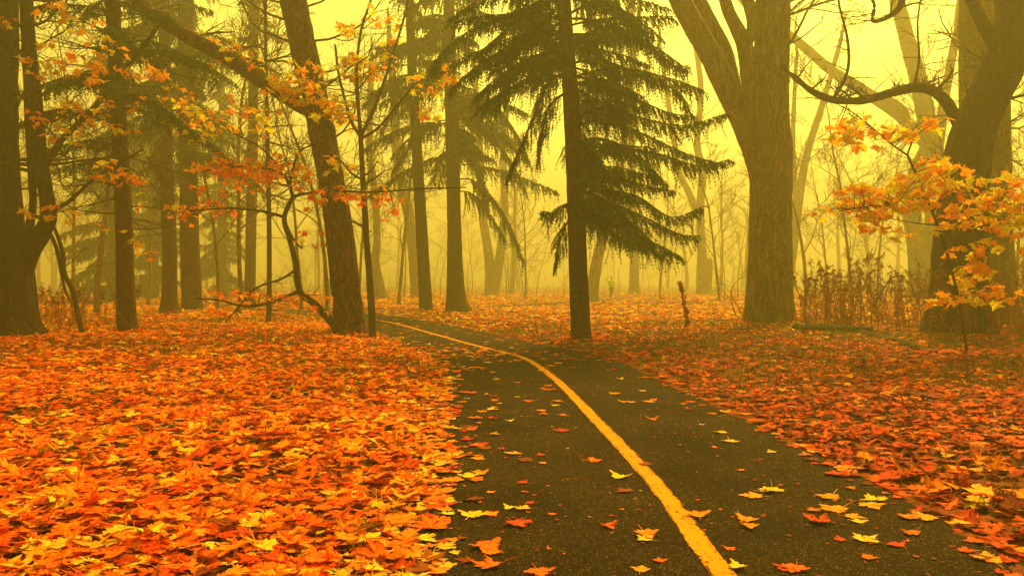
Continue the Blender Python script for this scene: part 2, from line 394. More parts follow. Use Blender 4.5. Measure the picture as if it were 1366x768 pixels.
def ribbon(C, w, z, name, mat, jitter=0.0, nx=7, off=0.0):
    C = np.asarray(C); T = np.gradient(C, axis=0); T /= np.linalg.norm(T, axis=1, keepdims=True)
    Nn = np.stack([-T[:, 1], T[:, 0]], -1); u = np.linspace(-1, 1, nx); n = len(C)
    W = np.repeat((u * w)[None], n, 0) + off
    if jitter:
        k = np.arange(n) * 0.7
        W[:, 0] += jitter * noise2(k, k * 0, 1.0, 3); W[:, -1] += jitter * noise2(k, k * 0, 1.0, 8)
    XY = C[:, None] + Nn[:, None] * W[..., None]
    v = np.concatenate([XY, np.full((n, nx, 1), z)], -1).reshape(-1, 3)
    lp = np.stack(np.broadcast_arrays(u[None], np.arange(n)[:, None] * 0.06, 0.0), -1).reshape(-1, 3)
    i = (np.arange(n - 1)[:, None] * nx + np.arange(nx - 1)[None]).ravel(); m = MB()
    m.add(v, np.stack([i, i + nx, i + nx + 1, i + 1], -1), None, None, lp); o = m.obj(name, mat)
    return o
def dens(C, d):
    s = np.concatenate([[0], np.cumsum(np.hypot(*np.diff(C, axis=0).T))]); t = np.arange(0, s[-1], d)
    return np.stack([np.interp(t, s, C[:, 0]), np.interp(t, s, C[:, 1])], -1)
M_ASPH = asphalt_mat()
tag(ribbon(dens(CL, 0.12), HW, 0.0, 'footpath', M_ASPH, 0.07), kind='structure')
tag(ribbon(dens(CL2, 0.4), HW2, -0.005, 'footpath', M_ASPH, 0.1), kind='structure')
line = ribbon(dens(CL, 0.06)[: 900], 0.062, 0.004, 'centre_line', line_mat(), 0.010, 7)
tag(line, kind='structure')

# ------------------------------------------------------------------ maple leaves
HALF = {0: [(0.0, 0.03), (0.10, -0.03), (0.27, -0.05), (0.25, 0.05), (0.37, 0.12), (0.30, 0.19), (0.42, 0.26), (0.58, 0.30), (0.54, 0.39), (0.62, 0.52), (0.47, 0.50), (0.44, 0.60), (0.33, 0.52), (0.20, 0.45), (0.23, 0.60), (0.31, 0.72), (0.18, 0.72), (0.12, 0.84), (0.0, 1.0)],
        1: [(0.0, 0.0), (0.28, -0.04), (0.30, 0.17), (0.58, 0.30), (0.58, 0.54), (0.20, 0.45), (0.28, 0.72), (0.0, 1.0)],
        2: [(0.0, 0.0), (0.36, 0.03), (0.60, 0.46), (0.20, 0.47), (0.0, 1.0)]}
def leaf_tmpl(lod, stem=False):
    h = HALF[lod]; pts = h + [(-x, y) for x, y in h[-2:0:-1]]
    P = np.array([(0, 0.36)] + pts, float); n = len(pts); j = np.arange(n)
    T = np.stack([np.zeros(n, int), 1 + j, 1 + (j + 1) % n], -1)
    if stem:
        k = len(P); P = np.vstack([P, [(-0.014, 0.06), (0.014, 0.06), (0.10, -0.50), (0.075, -0.52)]])
        T = np.vstack([T, [[k, k + 2, k + 1], [k, k + 3, k + 2]]])
    return P, T

PAL = {'yellow': (0.78, 0.46, 0.035), 'amber': (0.86, 0.25, 0.010), 'orange': (0.82, 0.13, 0.005), 'red': (0.55, 0.050, 0.004), 'brown': (0.25, 0.048, 0.006)}
PK = list(PAL)
def pick_cols(n, w, R):
    k = R.choice(5, n, p=np.array(w) / sum(w)); c = np.array([PAL[x] for x in PK])[k]
    return c * R.uniform(0.72, 1.18, (n, 1)) * (1 + R.normal(0, 0.07, (n, 3))), k

def leaves_mesh(mb, pos, size, yaw, tx, ty, curl, col, lod, R, stem=False):
    """many leaves in one mesh; curl (n,3) bends the blade"""
    P, T = leaf_tmpl(lod, stem); n = len(pos); k = len(P)
    wob = 1 + R.normal(0, 0.10, (n, k, 2)) if lod < 2 else 1 + R.normal(0, 0.1, (n, k, 2))
    q = (P[None] * wob - np.array([0, 0.4])) * np.stack([R.uniform(0.85, 1.15, n), np.ones(n)], -1)[:, None]
    x, y = q[..., 0], q[..., 1]
    z = curl[:, :1] * x * x * 1.6 + curl[:, 1:2] * y * y * 1.3 + curl[:, 2:3] * x * y * 1.5 + np.abs(x) * np.abs(curl[:, :1]) * 0.3
    def rot(a, b, th): c, s = np.cos(th)[:, None], np.sin(th)[:, None]; return a * c - b * s, a * s + b * c
    y, z = rot(y, z, tx); x, z = rot(x, z, ty); x, y = rot(x, y, yaw)
    v = np.stack([x, y, z], -1) * size[:, None, None] + pos[:, None]
    t = (T[None] + (np.arange(n) * k)[:, None, None]).reshape(-1, 3)
    lp = np.concatenate([P, np.zeros((k, 1))], -1)[None].repeat(n, 0)
    mb.add(v.reshape(-1, 3), None, t, np.repeat(col, k, 0), lp.reshape(-1, 3))
    return v

def visible(x, y, m=1.04): return (y > 3.3) & (np.abs(x) / np.maximum(y, 0.1) < 0.625 * m + 0.02)

def carpet():
    R = np.random.default_rng(11)
    specs = [(3.3, 5.2, 520, 0, 0.103), (5.2, 11, 380, 1, 0.106), (11, 26, 150, 2, 0.132), (26, 45, 46, 2, 0.20), (45, 90, 9, 2, 0.32)]
    litter = MB(); near = []
    for y0, y1, dn, lod, sz in specs:
        n = int(dn * 0.66 * (y1 ** 2 - y0 ** 2))
        y = np.sqrt(R.uniform(y0 * y0, y1 * y1, n)); x = R.uniform(-0.66, 0.66, n) * y
        e, d1, sd = edge_dist(x, y)
        e = e - 0.05 + 0.16 * noise2(x, y, 1.7, 21) + 0.07 * noise2(x, y, 5.0, 22)
        left = sd > 0; e = np.where(left, e, e - 0.08)
        keep = np.where(e > 0.10, 1.0, np.where(left, np.exp((e - 0.10) / 0.13), np.exp((e - 0.10) / 0.11)))
        patch = np.exp(-((y - 15.9) / 1.5) ** 2) * np.where(left, 0.22, 0.05) * (e < 0.1)
        keep = np.maximum(keep, patch)
        keep = np.where((e < -0.3) & (y > 17), np.maximum(keep, 0.02), keep)
        thin = np.clip(0.80 + 0.55 * noise2(x, y, 0.9, 31), 0.12, 1)        # thin spots where grass shows
        thin = np.where(left, np.clip(thin + 0.06, 0, 1), thin * np.where((noise2(x, y, 0.35, 61) > 0.1) & (y > 9.5) & (x > 3), 0.5, 0.82))
        ok = (R.random(n) < keep * np.where(e > 0.1, thin, 1))
        x, y, e, left = x[ok], y[ok], e[ok], left[ok]; n = len(x)
        cw, k1 = pick_cols(n, (12, 27, 36, 17, 8), R); c2, k2 = pick_cols(n, (4, 10, 24, 28, 34), R)
        edge = (e < 0.35) & left; ce, k3 = pick_cols(n, (26, 34, 28, 6, 5), R)
        ff = R.random(n) < np.clip((y - 17) / 22, 0, 0.7); cf, _ = pick_cols(n, (45, 45, 10, 0, 0), R); cf = cf * 1.12  # distant leaves yellower and lighter, fog fade put into their colour
        tone = noise2(x, y, 0.5, 41)                                        # drifts of redder and yellower leaves
        col = np.where(left[:, None], cw * np.array([1.15, 1.08, 1.0]), c2 * np.array([0.84, 0.62, 0.7])); col = np.where((edge & (R.random(n) < 0.6))[:, None], ce, col)
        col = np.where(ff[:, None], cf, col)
        col = col * np.stack([1 + 0.10 * tone, 1 + 0.30 * tone, 1 + 0 * tone], -1)
        # under layer darker leaves lie deeper
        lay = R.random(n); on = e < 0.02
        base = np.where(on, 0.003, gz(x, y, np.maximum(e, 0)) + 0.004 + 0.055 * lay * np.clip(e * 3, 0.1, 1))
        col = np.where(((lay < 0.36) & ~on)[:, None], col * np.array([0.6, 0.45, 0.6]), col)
        s = sz * np.where(R.random(n) < 0.38, R.uniform(0.32, 0.7, n), R.uniform(0.8, 1.4, n)); til = np.where(on, 0.03, 0.12)
        tx, ty = R.normal(0, 1, n) * til, R.normal(0, 1, n) * til
        curl = np.clip(R.normal(0, 1, (n, 3)), -1.6, 1.6) * np.where(on, 0.12, 0.19)[:, None]; curl = curl * np.where((R.random(n) < 0.28) & ~on, 1.7, 1.0)[:, None]; curl = np.where(on[:, None], np.abs(curl), curl)
        pos = np.stack([x, y, base + np.where(on, 0.004, 0.012)], -1)
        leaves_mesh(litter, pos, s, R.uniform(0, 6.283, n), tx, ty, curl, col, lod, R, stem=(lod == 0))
    n = 1500; y = R.uniform(3.5, 18, n); i = np.argmin(np.abs(CL[None, :, 1] - y[:, None]), 1); x = CL[i, 0] + R.uniform(-1, 1, n) * HW * 0.97     # crumbs trodden into the asphalt
    cc, _ = pick_cols(n, (3, 8, 16, 20, 40), R)
    leaves_mesh(litter, np.stack([x, y, np.full(n, 0.0055)], -1), R.uniform(0.008, 0.035, n), R.uniform(0, 6.283, n), R.normal(0, .03, n), R.normal(0, .03, n), np.abs(R.normal(0, .2, (n, 3))), cc * 0.7, 2, R)
    o = litter.obj('leaf_litter', M_LEAF_G)
    tag(o, 'thick carpet of fallen orange and red maple leaves beside the asphalt path', 'leaf litter', kind='stuff')
carpet()

# shared single-leaf meshes
def leaf_meshes(mat, curl_s, up, R, nvar=5, stem=True, kinds=PK, gain=(1, 1, 1)):
    out = {}
    for k in kinds:
        for j in range(nvar):
            m = MB(); c = np.array(PAL[k]) * R.uniform(0.85, 1.15) * (1 + R.normal(0, 0.05, 3)) * np.array(gain)
            cu = R.normal(0, curl_s, (1, 3)); cu = np.abs(cu) if up else cu
            leaves_mesh(m, np.zeros((1, 3)), np.ones(1), np.zeros(1), np.zeros(1), np.zeros(1), cu, c[None], 0, R, stem)
            out.setdefault(k, []).append(m.mesh('leaf', mat))
    return out

def fallen():
    R = np.random.default_rng(23); LM = leaf_meshes(M_LEAF_G, 0.16, True, R); LC = leaf_meshes(M_LEAF_G, 0.34, False, R)
    spots = [(631, 687, 'yellow', .17), (690, 700, 'red', .17), (690, 700.5, 'orange', .1), (828, 637, 'yellow', .16), (795, 614, 'orange', .14), (862, 714, 'amber', .16), (1003, 662, 'amber', .16), (1023, 655, 'yellow', .12), (1112, 680, 'amber', .20),
             (997, 694, 'amber', .13), (1000, 703, 'amber', .12), (930, 688, 'amber', .14), (860, 720, 'yellow', .1), (1060, 760, 'orange', .13), (1048, 759, 'red', .1), (985, 758, 'yellow', .1), (812, 703, 'orange', .1), (855, 760, 'amber', .09), (880, 748, 'orange', .07),
             (650, 755, 'orange', .16), (720, 765, 'orange', .14), (575, 703, 'orange', .26), (485, 727, 'yellow', .22), (345, 745, 'amber', .2), (640, 632, 'amber', .15), (634, 641, 'orange', .15), (637, 612, 'amber', .13), (660, 580, 'amber', .11),
             (680, 562, 'yellow', .09), (643, 549, 'amber', .13), (625, 573, 'orange', .14), (725, 553, 'orange', .11), (730, 520, 'orange', .16), (738, 521, 'red', .12), (690, 530, 'yellow', .08), (650, 527, 'amber', .11), (722, 548, 'amber', .12), (741, 541, 'yellow', .1),
             (820, 525, 'amber', .16), (857, 522, 'yellow', .11), (843, 537, 'yellow', .1), (935, 532, 'amber', .14), (870, 560, 'orange', .13), (883, 497, 'yellow', .1), (1140, 690, 'amber', .13), (1230, 690, 'amber', .2), (1030, 655, 'yellow', .13), (1215, 712, 'orange', .12),
             (1320, 745, 'amber', .18), (1195, 727, 'red', .1), (722, 607, 'red', .08), (724, 618, 'amber', .07), (697, 644, 'red', .08), (706, 672, 'red', .07), (736, 686, 'orange', .05), (655, 657, 'amber', .07), (670, 600, 'red', .07), (990, 628, 'orange', .06), (955, 597, 'orange', .07), (1010, 575, 'amber', .06), (1120, 720, 'red', .07), (1080, 690, 'red', .06), (1160, 745, 'orange', .09)]
    items = []
    for px, py, k, s in spots: x, y = gp(px, py); items.append((x, y, k, s * 0.86))
    while len(items) < 176:                                        # strays scattered over the asphalt
        y = R.uniform(4.0, 21) ** 1.0; t = R.uniform(-1, 1); i = int(np.argmin(np.abs(CL[:, 1] - y)))
        x = CL[i, 0] + HW * t
        if abs(t) < 0.55 and R.random() < 0.45 and y < 12: continue
        items.append((x, y, PK[R.choice(5, p=(.3, .3, .22, .1, .08))], R.uniform(0.05, 0.15)))
    while len(items) < 290:                                        # the largest ones on top of the carpet
        y = math.sqrt(R.uniform(3.7 ** 2, 7.2 ** 2)); x = R.uniform(-0.63, 0.63) * y
        if edge_dist(np.array([x]), np.array([y]))[0][0] < 0.12: continue
        items.append((x, y, PK[R.choice(5, p=(.2, .4, .3, .08, .02))], R.uniform(0.11, 0.17)))
    word = {'yellow': 'bright yellow', 'amber': 'golden amber', 'orange': 'deep orange', 'red': 'dark red', 'brown': 'withered brown'}
    for x, y, k, s in items:
        e, d, sd = (float(a[0]) for a in edge_dist(np.array([x]), np.array([y])))
        if e < 0.02:
            o = inst('fallen_leaf', LM[k][R.integers(5)], None, (x, y, 0.0105 if d < 0.1 else 0.0065), (R.normal(0, 0.02), R.normal(0, 0.02), R.uniform(0, 6.28)), s)
            where = 'lying on the yellow centre line' if d < 0.09 else ('on bare asphalt between yellow line and thick orange carpet' if sd > 0 else 'on bare asphalt between yellow line and reddish brown leaf bank')
        else:
            o = inst('fallen_leaf', LC[k][R.integers(5)], None, (x, y, gz1(x, y) + 0.055), (R.normal(0, 0.2), R.normal(0, 0.2), R.uniform(0, 6.28)), s)
            where = 'topmost on the thick orange leaf carpet' if sd > 0 else 'topmost on the reddish brown leaf bank with grass'
        lab = word[k] + ' fallen maple leaf ' + where
        tag(o, lab, 'leaf', lab.replace(' leaf', ' leaves', 1))
fallen()

def grass():
    R = np.random.default_rng(5); m = MB()
    n = 52000; y = np.sqrt(R.uniform(3.4 ** 2, 26 ** 2, n)); x = R.uniform(-0.66, 0.66, n) * y
    e, d, sd = edge_dist(x, y); dn = noise2(x, y, 0.9, 31)
    rich = np.where(sd < 0, 0.30 - 1.0 * dn + 0.35 * (noise2(x, y, 0.35, 61) > 0.1) * (y > 9.5) * (x > 3), 0.08 - 0.9 * dn)
    ok = (e > 0.15) & (R.random(n) < np.clip(rich, 0.015, 1)); x, y = x[ok], y[ok]; n = len(x)
    h = R.uniform(0.05, 0.13, n) * np.where(y > 11, 1.1, 1); a = R.uniform(0, 6.283, n); w = 0.004 + 0.0004 * y; b = R.uniform(0.2, 1.0, n) * h
    z = gz(x, y); dx, dy = np.cos(a), np.sin(a)
    p = lambda s, t, k: np.stack([x - dy * w * s + dx * b * k, y + dx * w * s + dy * b * k, z + h * t], -1)
    v = np.stack([p(-1, -0.05, 0), p(1, -0.05, 0), p(0.8, 0.6, 0.3), p(-0.8, 0.6, 0.3), p(0, 1.0, 1.0)], 1).reshape(-1, 3)
    o5 = np.arange(n)[:, None] * 5
    m.add(v, o5 + np.array([[0, 1, 2, 3]]), o5 + np.array([[3, 2, 4]])); o = m.obj('grass', M_GRASS, smooth=False)
    tag(o, 'short green grass tufts poking through the fallen leaves', 'grass', kind='stuff')
grass()

# ------------------------------------------------------------------ trees: traced trunks
def trace(Y, pts, k=6):
    """[(px, py, width_px, dY)] -> smooth centreline and radii in metres"""
    A = np.array([[*Pt(p[0], p[1], Y + (p[3] if len(p) > 3 else 0)), p[2] * 0.5 * (Y + (p[3] if len(p) > 3 else 0)) / F] for p in pts])
    A = catmull(A, k); return A[:, :3], np.maximum(A[:, 3], 0.003)

def ground_trace(Y, pts, k=6):
    P, r = trace(Y, pts, k); x, y = P[0, :2]; g = gz1(x, y)
    P = np.vstack([[x, y, g - 0.2], [x, y, g + 0.02], P[1:]]) if P[1, 2] > g + 0.05 else np.vstack([[x, y, g - 0.2], [x, y, g + 0.02], P[P[:, 2] > g + 0.1]])
    r = np.concatenate([[r[0], r[0]], r[-(len(P) - 2):]])
    s = np.concatenate([[0], np.cumsum(np.linalg.norm(np.diff(P, axis=0), axis=1))]); t = np.append(np.arange(0, s[-1] - 0.03, 0.09), s[-1])
    return np.stack([np.interp(t, s, P[:, i]) for i in range(3)], -1), np.interp(t, s, r), np.array([x, y, g])

def extend(P, r, top, lean=0.4):
    """continue a trunk above the frame"""
    top = max(top, P[-1, 2] + 3.0); d = unit(P[-1] - P[-8]); d = unit(d * lean + np.array([0, 0, 1 - lean]) * 1.0); L = (top - P[-1, 2]) / d[2]; n = max(int(L / 0.3), 4)
    t = np.linspace(0, 1, n + 1)[1:, None]
    return np.vstack([P, P[-1] + d * L * t]), np.concatenate([r, r[-1] * (1 - 0.8 * t[:, 0])])

def at_frac(P, r, t):
    i = t * (len(P) - 1); j = min(int(i), len(P) - 2); return P[j] + (P[j + 1] - P[j]) * (i - j), r[j]

def at_z(P, r, z):
    j = int(np.argmin(np.abs(P[:, 2] - z))); return P[j], r[j]

# -- needles, all twigs of a tree at once
def needles(mb, S, D, Ln, R, step=0.03, nl=0.05, nw=0.011, droop=0.5, per=3):
    S, D, Ln = np.array(S), np.array(D), np.array(Ln)
    K = np.maximum((Ln / step).astype(int), 3); idx = np.repeat(np.arange(len(S)), K * per)
    t = np.concatenate([np.repeat((np.arange(k) + 0.5) / k, per) for k in K]); m = len(t)
    p = S[idx] + D[idx] * (Ln[idx] * t)[:, None]; p[:, 2] -= droop * Ln[idx] * t * t
    ax = D[idx].copy(); ax[:, 2] -= 2 * droop * t; ax /= np.linalg.norm(ax, axis=1, keepdims=True)
    rd = R.normal(0, 1, (m, 3)); rd -= ax * (rd * ax).sum(1, keepdims=True); rd /= np.linalg.norm(rd, axis=1, keepdims=True) + 1e-9
    nd_ = ax * 0.75 + rd * 0.66; wd = np.cross(nd_, R.normal(0, 1, (m, 3))); wd /= np.linalg.norm(wd, axis=1, keepdims=True) + 1e-9
    ln = nl * R.uniform(0.7, 1.2, m)[:, None]
    v = np.stack([p - wd * nw, p + wd * nw, p + nd_ * ln], 1).reshape(-1, 3)
    mb.add(v, None, np.arange(m * 3).reshape(-1, 3))
    # thin woody spines
    for a in (0,):
        e = S + D * Ln[:, None]; e[:, 2] -= droop * Ln; mid = S + D * Ln[:, None] * 0.5; mid[:, 2] -= droop * Ln * 0.25
        w = np.cross(D, R.normal(0, 1, (len(S), 3))); w *= nw * 0.6 / (np.linalg.norm(w, axis=1, keepdims=True) + 1e-9); k = len(S); o = np.arange(k)[:, None] * 6
        v = np.stack([S - w, S + w, mid + w, mid - w, e + w * 0.5, e - w * 0.5], 1).reshape(-1, 3)
        mb.add(v, np.vstack([o + np.array([[0, 1, 2, 3]]), o + np.array([[3, 2, 4, 5]])]))

def spray(wood, tw, P, r0, R, gap=0.11, lat=0.45, hang=0.5, start=0.15, sub=3):
    """spruce branch along polyline P: wood, flat side twigs and hanging curtain twigs"""
    tube(wood, P, np.linspace(r0, 0.006, len(P)), 5, cap=False)
    s = np.concatenate([[0], np.cumsum(np.linalg.norm(np.diff(P, axis=0), axis=1))]); L = s[-1]
    T = np.gradient(P, axis=0); T /= np.linalg.norm(T, axis=1, keepdims=True)
    for q in np.arange(L * start, L, gap):
        c = np.array([np.interp(q, s, P[:, i]) for i in range(3)]); t = unit([np.interp(q, s, T[:, i]) for i in range(3)])
        side = unit(np.cross(t, [0, 0, 1.0])); f = q / L; l0 = lat * (1.1 - 0.65 * f)
        for sg in (-1, 1):
            l = l0 * R.uniform(0.5, 1.25); d = unit(side * sg + t * R.uniform(0.5, 1.1) + np.array([0, 0, R.uniform(-0.35, 0.1)]))
            tw.append((c, d, l))
            for j in range(sub):
                u = R.uniform(0.2, 0.95); pp = c + d * l * u; pp[2] -= 0.5 * l * u * u
                tw.append((pp, unit(d * 0.5 + side * R.normal(0, 0.5) + t * R.uniform(0, 0.8) + np.array([0, 0, -R.uniform(0.1, 1.3)])), l * R.uniform(0.25, 0.6)))
        for _h in range(3):
            tw.append((c + side * R.normal(0, 0.12) * lat * 2, unit(t * 0.3 + side * R.normal(0, 0.35) + np.array([0, 0, -1.0]) + R.normal(0, 0.25, 3)), hang * R.uniform(0.15, 1.05) ** 1.6 * (1.05 - 0.5 * f)))
    tw.append((P[-1], T[-1], 0.18))

def arc(p, az, L, rise, droop, R, n=9):
    t = np.linspace(0, 1, n)[:, None]; d = np.array([math.cos(az), math.sin(az), 0]); b = R.normal(0, 0.12)
    sd = np.array([-math.sin(az), math.cos(az), 0])
    return p + d * L * t + sd * b * L * t * t + np.array([0, 0, 1.0]) * (rise * L * t - droop * L * t * t + 0.10 * L * np.maximum(t - 0.75, 0) ** 1 * 1.2)

def dead_branch(mb, p, az, L, r, R, lvl=1, drop=-0.05):
    grow(mb, p, (math.cos(az), math.sin(az), drop), L, r, lvl, R, 0.13, -0.01, (7, 5), (0.7, 1.2))

def conifer(name, label, tr, Y, top, zr, Lmax, R, bark, nb=40, gap=0.16, nl=0.09, nw=0.022, step=0.06, traced=(), dead=(), ndead=0, lat=0.5, hang=0.5, sub=2, flare=0.4, ridges=0.0, azs=None, droop=(0.3, 0.6), extra=()):
    P, r, base = ground_trace(Y, tr); P, r = extend(P, r, top, 0.5)
    root = thing(name, base, label, 'tree'); tm, wd, tw = MB(), MB(), []
    tube(tm, P, r, 30 if Y < 25 else 18, 0.035, flare, base[2], int(Y * 7), ridges); tm.obj('trunk', bark, root, base)
    for b in traced: spray(wd, tw, catmull([Pt(x, y, Y + dy) for x, y, dy in b], 4), 0.035, R, gap, lat, hang, sub=sub)
    for i in range(nb):
        z = zr[0] + (zr[1] - zr[0]) * (i + R.random()) / nb; p, rr = at_z(P, r, z)
        az = R.uniform(0, 6.283) if azs is None else R.uniform(*azs[i % len(azs)])
        f = (z - zr[0]) / (top - zr[0]); L = Lmax * (1.0 - 0.75 * f) * R.uniform(0.6, 1.1)
        spray(wd, tw, arc(p, az, L, R.uniform(0.02, 0.3), R.uniform(*droop), R), max(min(rr * 0.3, 0.03), 0.01), R, gap, lat, hang, sub=sub)
    for (z0, z1, cnt, a0, a1, l0, l1) in extra:
        for i in range(cnt):
            p, rr = at_z(P, r, R.uniform(z0, z1)); spray(wd, tw, arc(p, R.uniform(a0, a1), R.uniform(l0, l1), R.uniform(0.0, 0.3), R.uniform(*droop), R), 0.02, R, gap, lat, hang, sub=sub)
    for i in range(ndead):
        z = dead[0] + (dead[1] - dead[0]) * (i + R.random()) / ndead; p, rr = at_z(P, r, z)
        dead_branch(wd, p, R.uniform(0, 6.283), R.uniform(0.4, 1.0) * dead[2], max(0.02, 0.012), R, 1, R.uniform(-0.25, 0.15))
    wo_ = tag(wd.obj('branches', M_TWIG, root, base), kind='stuff')
    if tw:
        nm = MB(); S, D, Ln = zip(*tw); needles(nm, S, D, Ln, R, step, nl, nw); tag(nm.obj('crown', M_NEEDLE, root, base, smooth=False), kind='stuff')
    return root, P, r, base

R = np.random.default_rng(3)
# big spruce right beside the path, branches traced on the right
conifer('spruce_tree', 'dark green spruce with drooping needled branches beside the path bend', [(776, 458, 25), (772, 380, 25), (768, 260, 23), (763, 150, 22), (757, 70, 20), (752, 0, 19)], 18.3, 12.5, (5.6, 12.2), 3.0, R, M_BARK_SPRUCE,
    nb=56, gap=0.105, nl=0.060, nw=0.0105, step=0.038, lat=0.44, hang=0.62, sub=4, flare=0.28, ridges=0.008, droop=(0.2, 0.6), extra=[(3.0, 3.6, 6, -1.3, 1.3, 1.0, 2.2), (3.6, 5.8, 11, -1.4, 1.4, 1.0, 2.4), (5.8, 8.0, 8, 1.9, 4.4, 1.4, 2.6)],
    traced=[[(770, 262, 0), (800, 254, -.1), (850, 262, -.3), (895, 290, -.4), (936, 276, -.5)], [(770, 268, 0), (810, 270, .3), (860, 290, .5), (905, 312, .6), (930, 314, .6)], [(771, 275, 0), (800, 290, -.5), (840, 308, -.8), (875, 325, -.9), (905, 340, -1)], [(770, 280, 0), (800, 300, .5), (830, 318, .8), (865, 330, 1.0), (885, 342, 1.1)],
            [(768, 270, 0), (752, 274, -.2), (738, 284, -.3), (727, 282, -.4)], [(769, 285, 0), (755, 300, .2), (746, 325, .3), (741, 350, .3)], [(770, 255, 0), (800, 262, -.9), (830, 285, -1.3), (850, 315, -1.6)],
            [(766, 160, 0), (805, 144, -.1), (850, 156, -.3), (911, 168, -.5), (964, 153, -.6)], [(767, 168, 0), (810, 160, .4), (860, 180, .7), (915, 205, .9), (960, 218, 1.0)], [(768, 215, 0), (805, 200, -.3), (868, 203, -.5), (930, 221, -.6), (968, 214, -.7)], [(768, 220, 0), (800, 225, .5), (850, 245, .8), (900, 255, 1.0)], [(768, 190, 0), (800, 185, -.8), (840, 200, -1.3), (880, 235, -1.6)],
            [(757, 55, 0), (800, 40, 0), (830, 40, -.2), (861, 56, -.3), (900, 88, -.4), (913, 88, -.4)], [(760, 85, 0), (800, 80, .3), (850, 98, .5), (900, 120, .6), (918, 147, .7)], [(760, 100, 0), (800, 110, -.4), (845, 130, -.8), (890, 150, -1), (925, 155, -1)], [(757, 20, 0), (810, -5, .3), (850, 0, .5), (890, 12, .6)],
            [(757, 50, 0), (711, 45, -.2), (680, 62, -.3), (640, 85, -.4), (600, 120, -.5)], [(760, 95, 0), (733, 110, -.2), (711, 160, -.4), (690, 205, -.5), (678, 232, -.5)], [(760, 120, 0), (735, 140, .2), (722, 180, .3), (718, 215, .3)], [(755, 30, 0), (705, 15, .3), (650, 30, .5), (600, 60, .6), (575, 95, .7)], [(756, 70, 0), (715, 75, .5), (680, 105, .8), (660, 145, .9)], [(755, 10, 0), (700, -15, -.5), (650, -5, -.8), (600, 25, -1)], [(754, 0, 0), (715, 5, -.9), (675, 40, -1.4), (640, 70, -1.7)]])
# pair across the path
conifer('spruce_tree', 'stout conifer with flared base and sparse drooping boughs on the far bend', [(612, 419, 27), (608, 390, 24), (606, 300, 19), (603, 180, 18), (600, 60, 16), (599, 0, 15)], 36.0, 19, (6.5, 18.5), 4.6, R, M_BARK_SPRUCE,
    nb=58, gap=0.20, nl=0.10, nw=0.026, step=0.07, lat=0.7, hang=0.9, sub=3, flare=0.5,
    traced=[[(606, 240, 0), (630, 240, 0), (655, 262, -.3), (680, 300, -.5), (698, 348, -.6)], [(606, 255, 0), (628, 258, .3), (650, 280, .5), (672, 315, .6)], [(604, 170, 0), (640, 170, 0), (675, 205, -.4), (700, 250, -.6)], [(604, 130, 0), (650, 130, -.5), (690, 180, -.8), (705, 215, -1)], [(603, 160, 0), (575, 165, 0), (545, 195, -.2), (525, 225, -.3)], [(603, 110, 0), (570, 108, 0), (535, 135, -.3), (510, 170, -.4)], [(603, 200, 0), (625, 205, .6), (640, 235, .8), (650, 275, 1)]])
conifer('spruce_tree', 'slender straight conifer trunk leaning slightly beside stout flared one', [(569, 418, 19), (567, 390, 17), (562, 300, 16), (556, 200, 14), (550, 100, 13), (546, 0, 11)], 37.0, 17, (9.5, 16.5), 2.8, R, M_BARK_SPRUCE,
    nb=22, gap=0.22, nl=0.10, nw=0.026, step=0.08, lat=0.55, hang=0.7, sub=2, flare=0.15, dead=(5, 10, 1.6), ndead=12)
# left conifers
conifer('spruce_tree', 'mottled conifer trunk with crooked dead side branch above the red weeds', [(171, 453, 25), (168, 400, 23), (166, 320, 22), (161, 200, 20), (154, 80, 19), (150, 0, 18)], 19.3, 12, (5.2, 11.8), 2.6, R, M_BARK_SPRUCE,
    nb=34, gap=0.13, nl=0.06, nw=0.014, step=0.05, lat=0.45, hang=0.35, sub=3, flare=0.2, ridges=0.007, dead=(2.6, 8.6, 2.4), ndead=64,
    traced=[[(161, 195, 0), (120, 188, 0), (80, 195, -.2), (45, 205, -.3)], [(161, 205, 0), (120, 215, .5), (75, 225, .8)], [(160, 100, 0), (120, 95, 0), (80, 110, 0), (50, 130, 0)], [(158, 60, 0), (200, 55, 0), (250, 75, 0), (285, 95, 0)]])
conifer('spruce_tree', 'dim conifer trunk with root flare behind the mottled one', [(226, 424, 26), (226, 405, 19), (226, 330, 19), (222, 230, 17), (220, 100, 16), (219, 0, 14)], 31.0, 17, (5.6, 16.5), 3.3, R, M_BARK_SPRUCE,
    nb=44, gap=0.18, nl=0.09, nw=0.022, step=0.07, lat=0.55, hang=0.55, sub=2, flare=0.7, dead=(3, 7, 2.2), ndead=16)
conifer('spruce_tree', 'thick dim straight conifer trunk next to one with root flare', [(256, 419, 27), (256, 400, 26), (253, 320, 25), (251, 200, 23), (249, 80, 21), (248, 0, 20)], 34.5, 19, (6.2, 18.5), 3.6, R, M_BARK_SPRUCE,
    nb=46, gap=0.19, nl=0.09, nw=0.024, step=0.075, lat=0.6, hang=0.6, sub=2, flare=0.12, dead=(3, 8, 2.4), ndead=14)
conifer('spruce_tree', 'pale tall straight conifer trunk between dim spruces and leaning brown tree', [(333, 411, 15), (334, 350, 14), (336, 250, 14), (338, 120, 13), (339, 0, 12)], 42.0, 20, (12, 19.5), 2.4, R, M_BARK_SPRUCE,
    nb=16, gap=0.25, nl=0.12, nw=0.028, step=0.10, lat=0.5, hang=0.6, sub=2, flare=0.1, dead=(6, 13, 2.6), ndead=24)
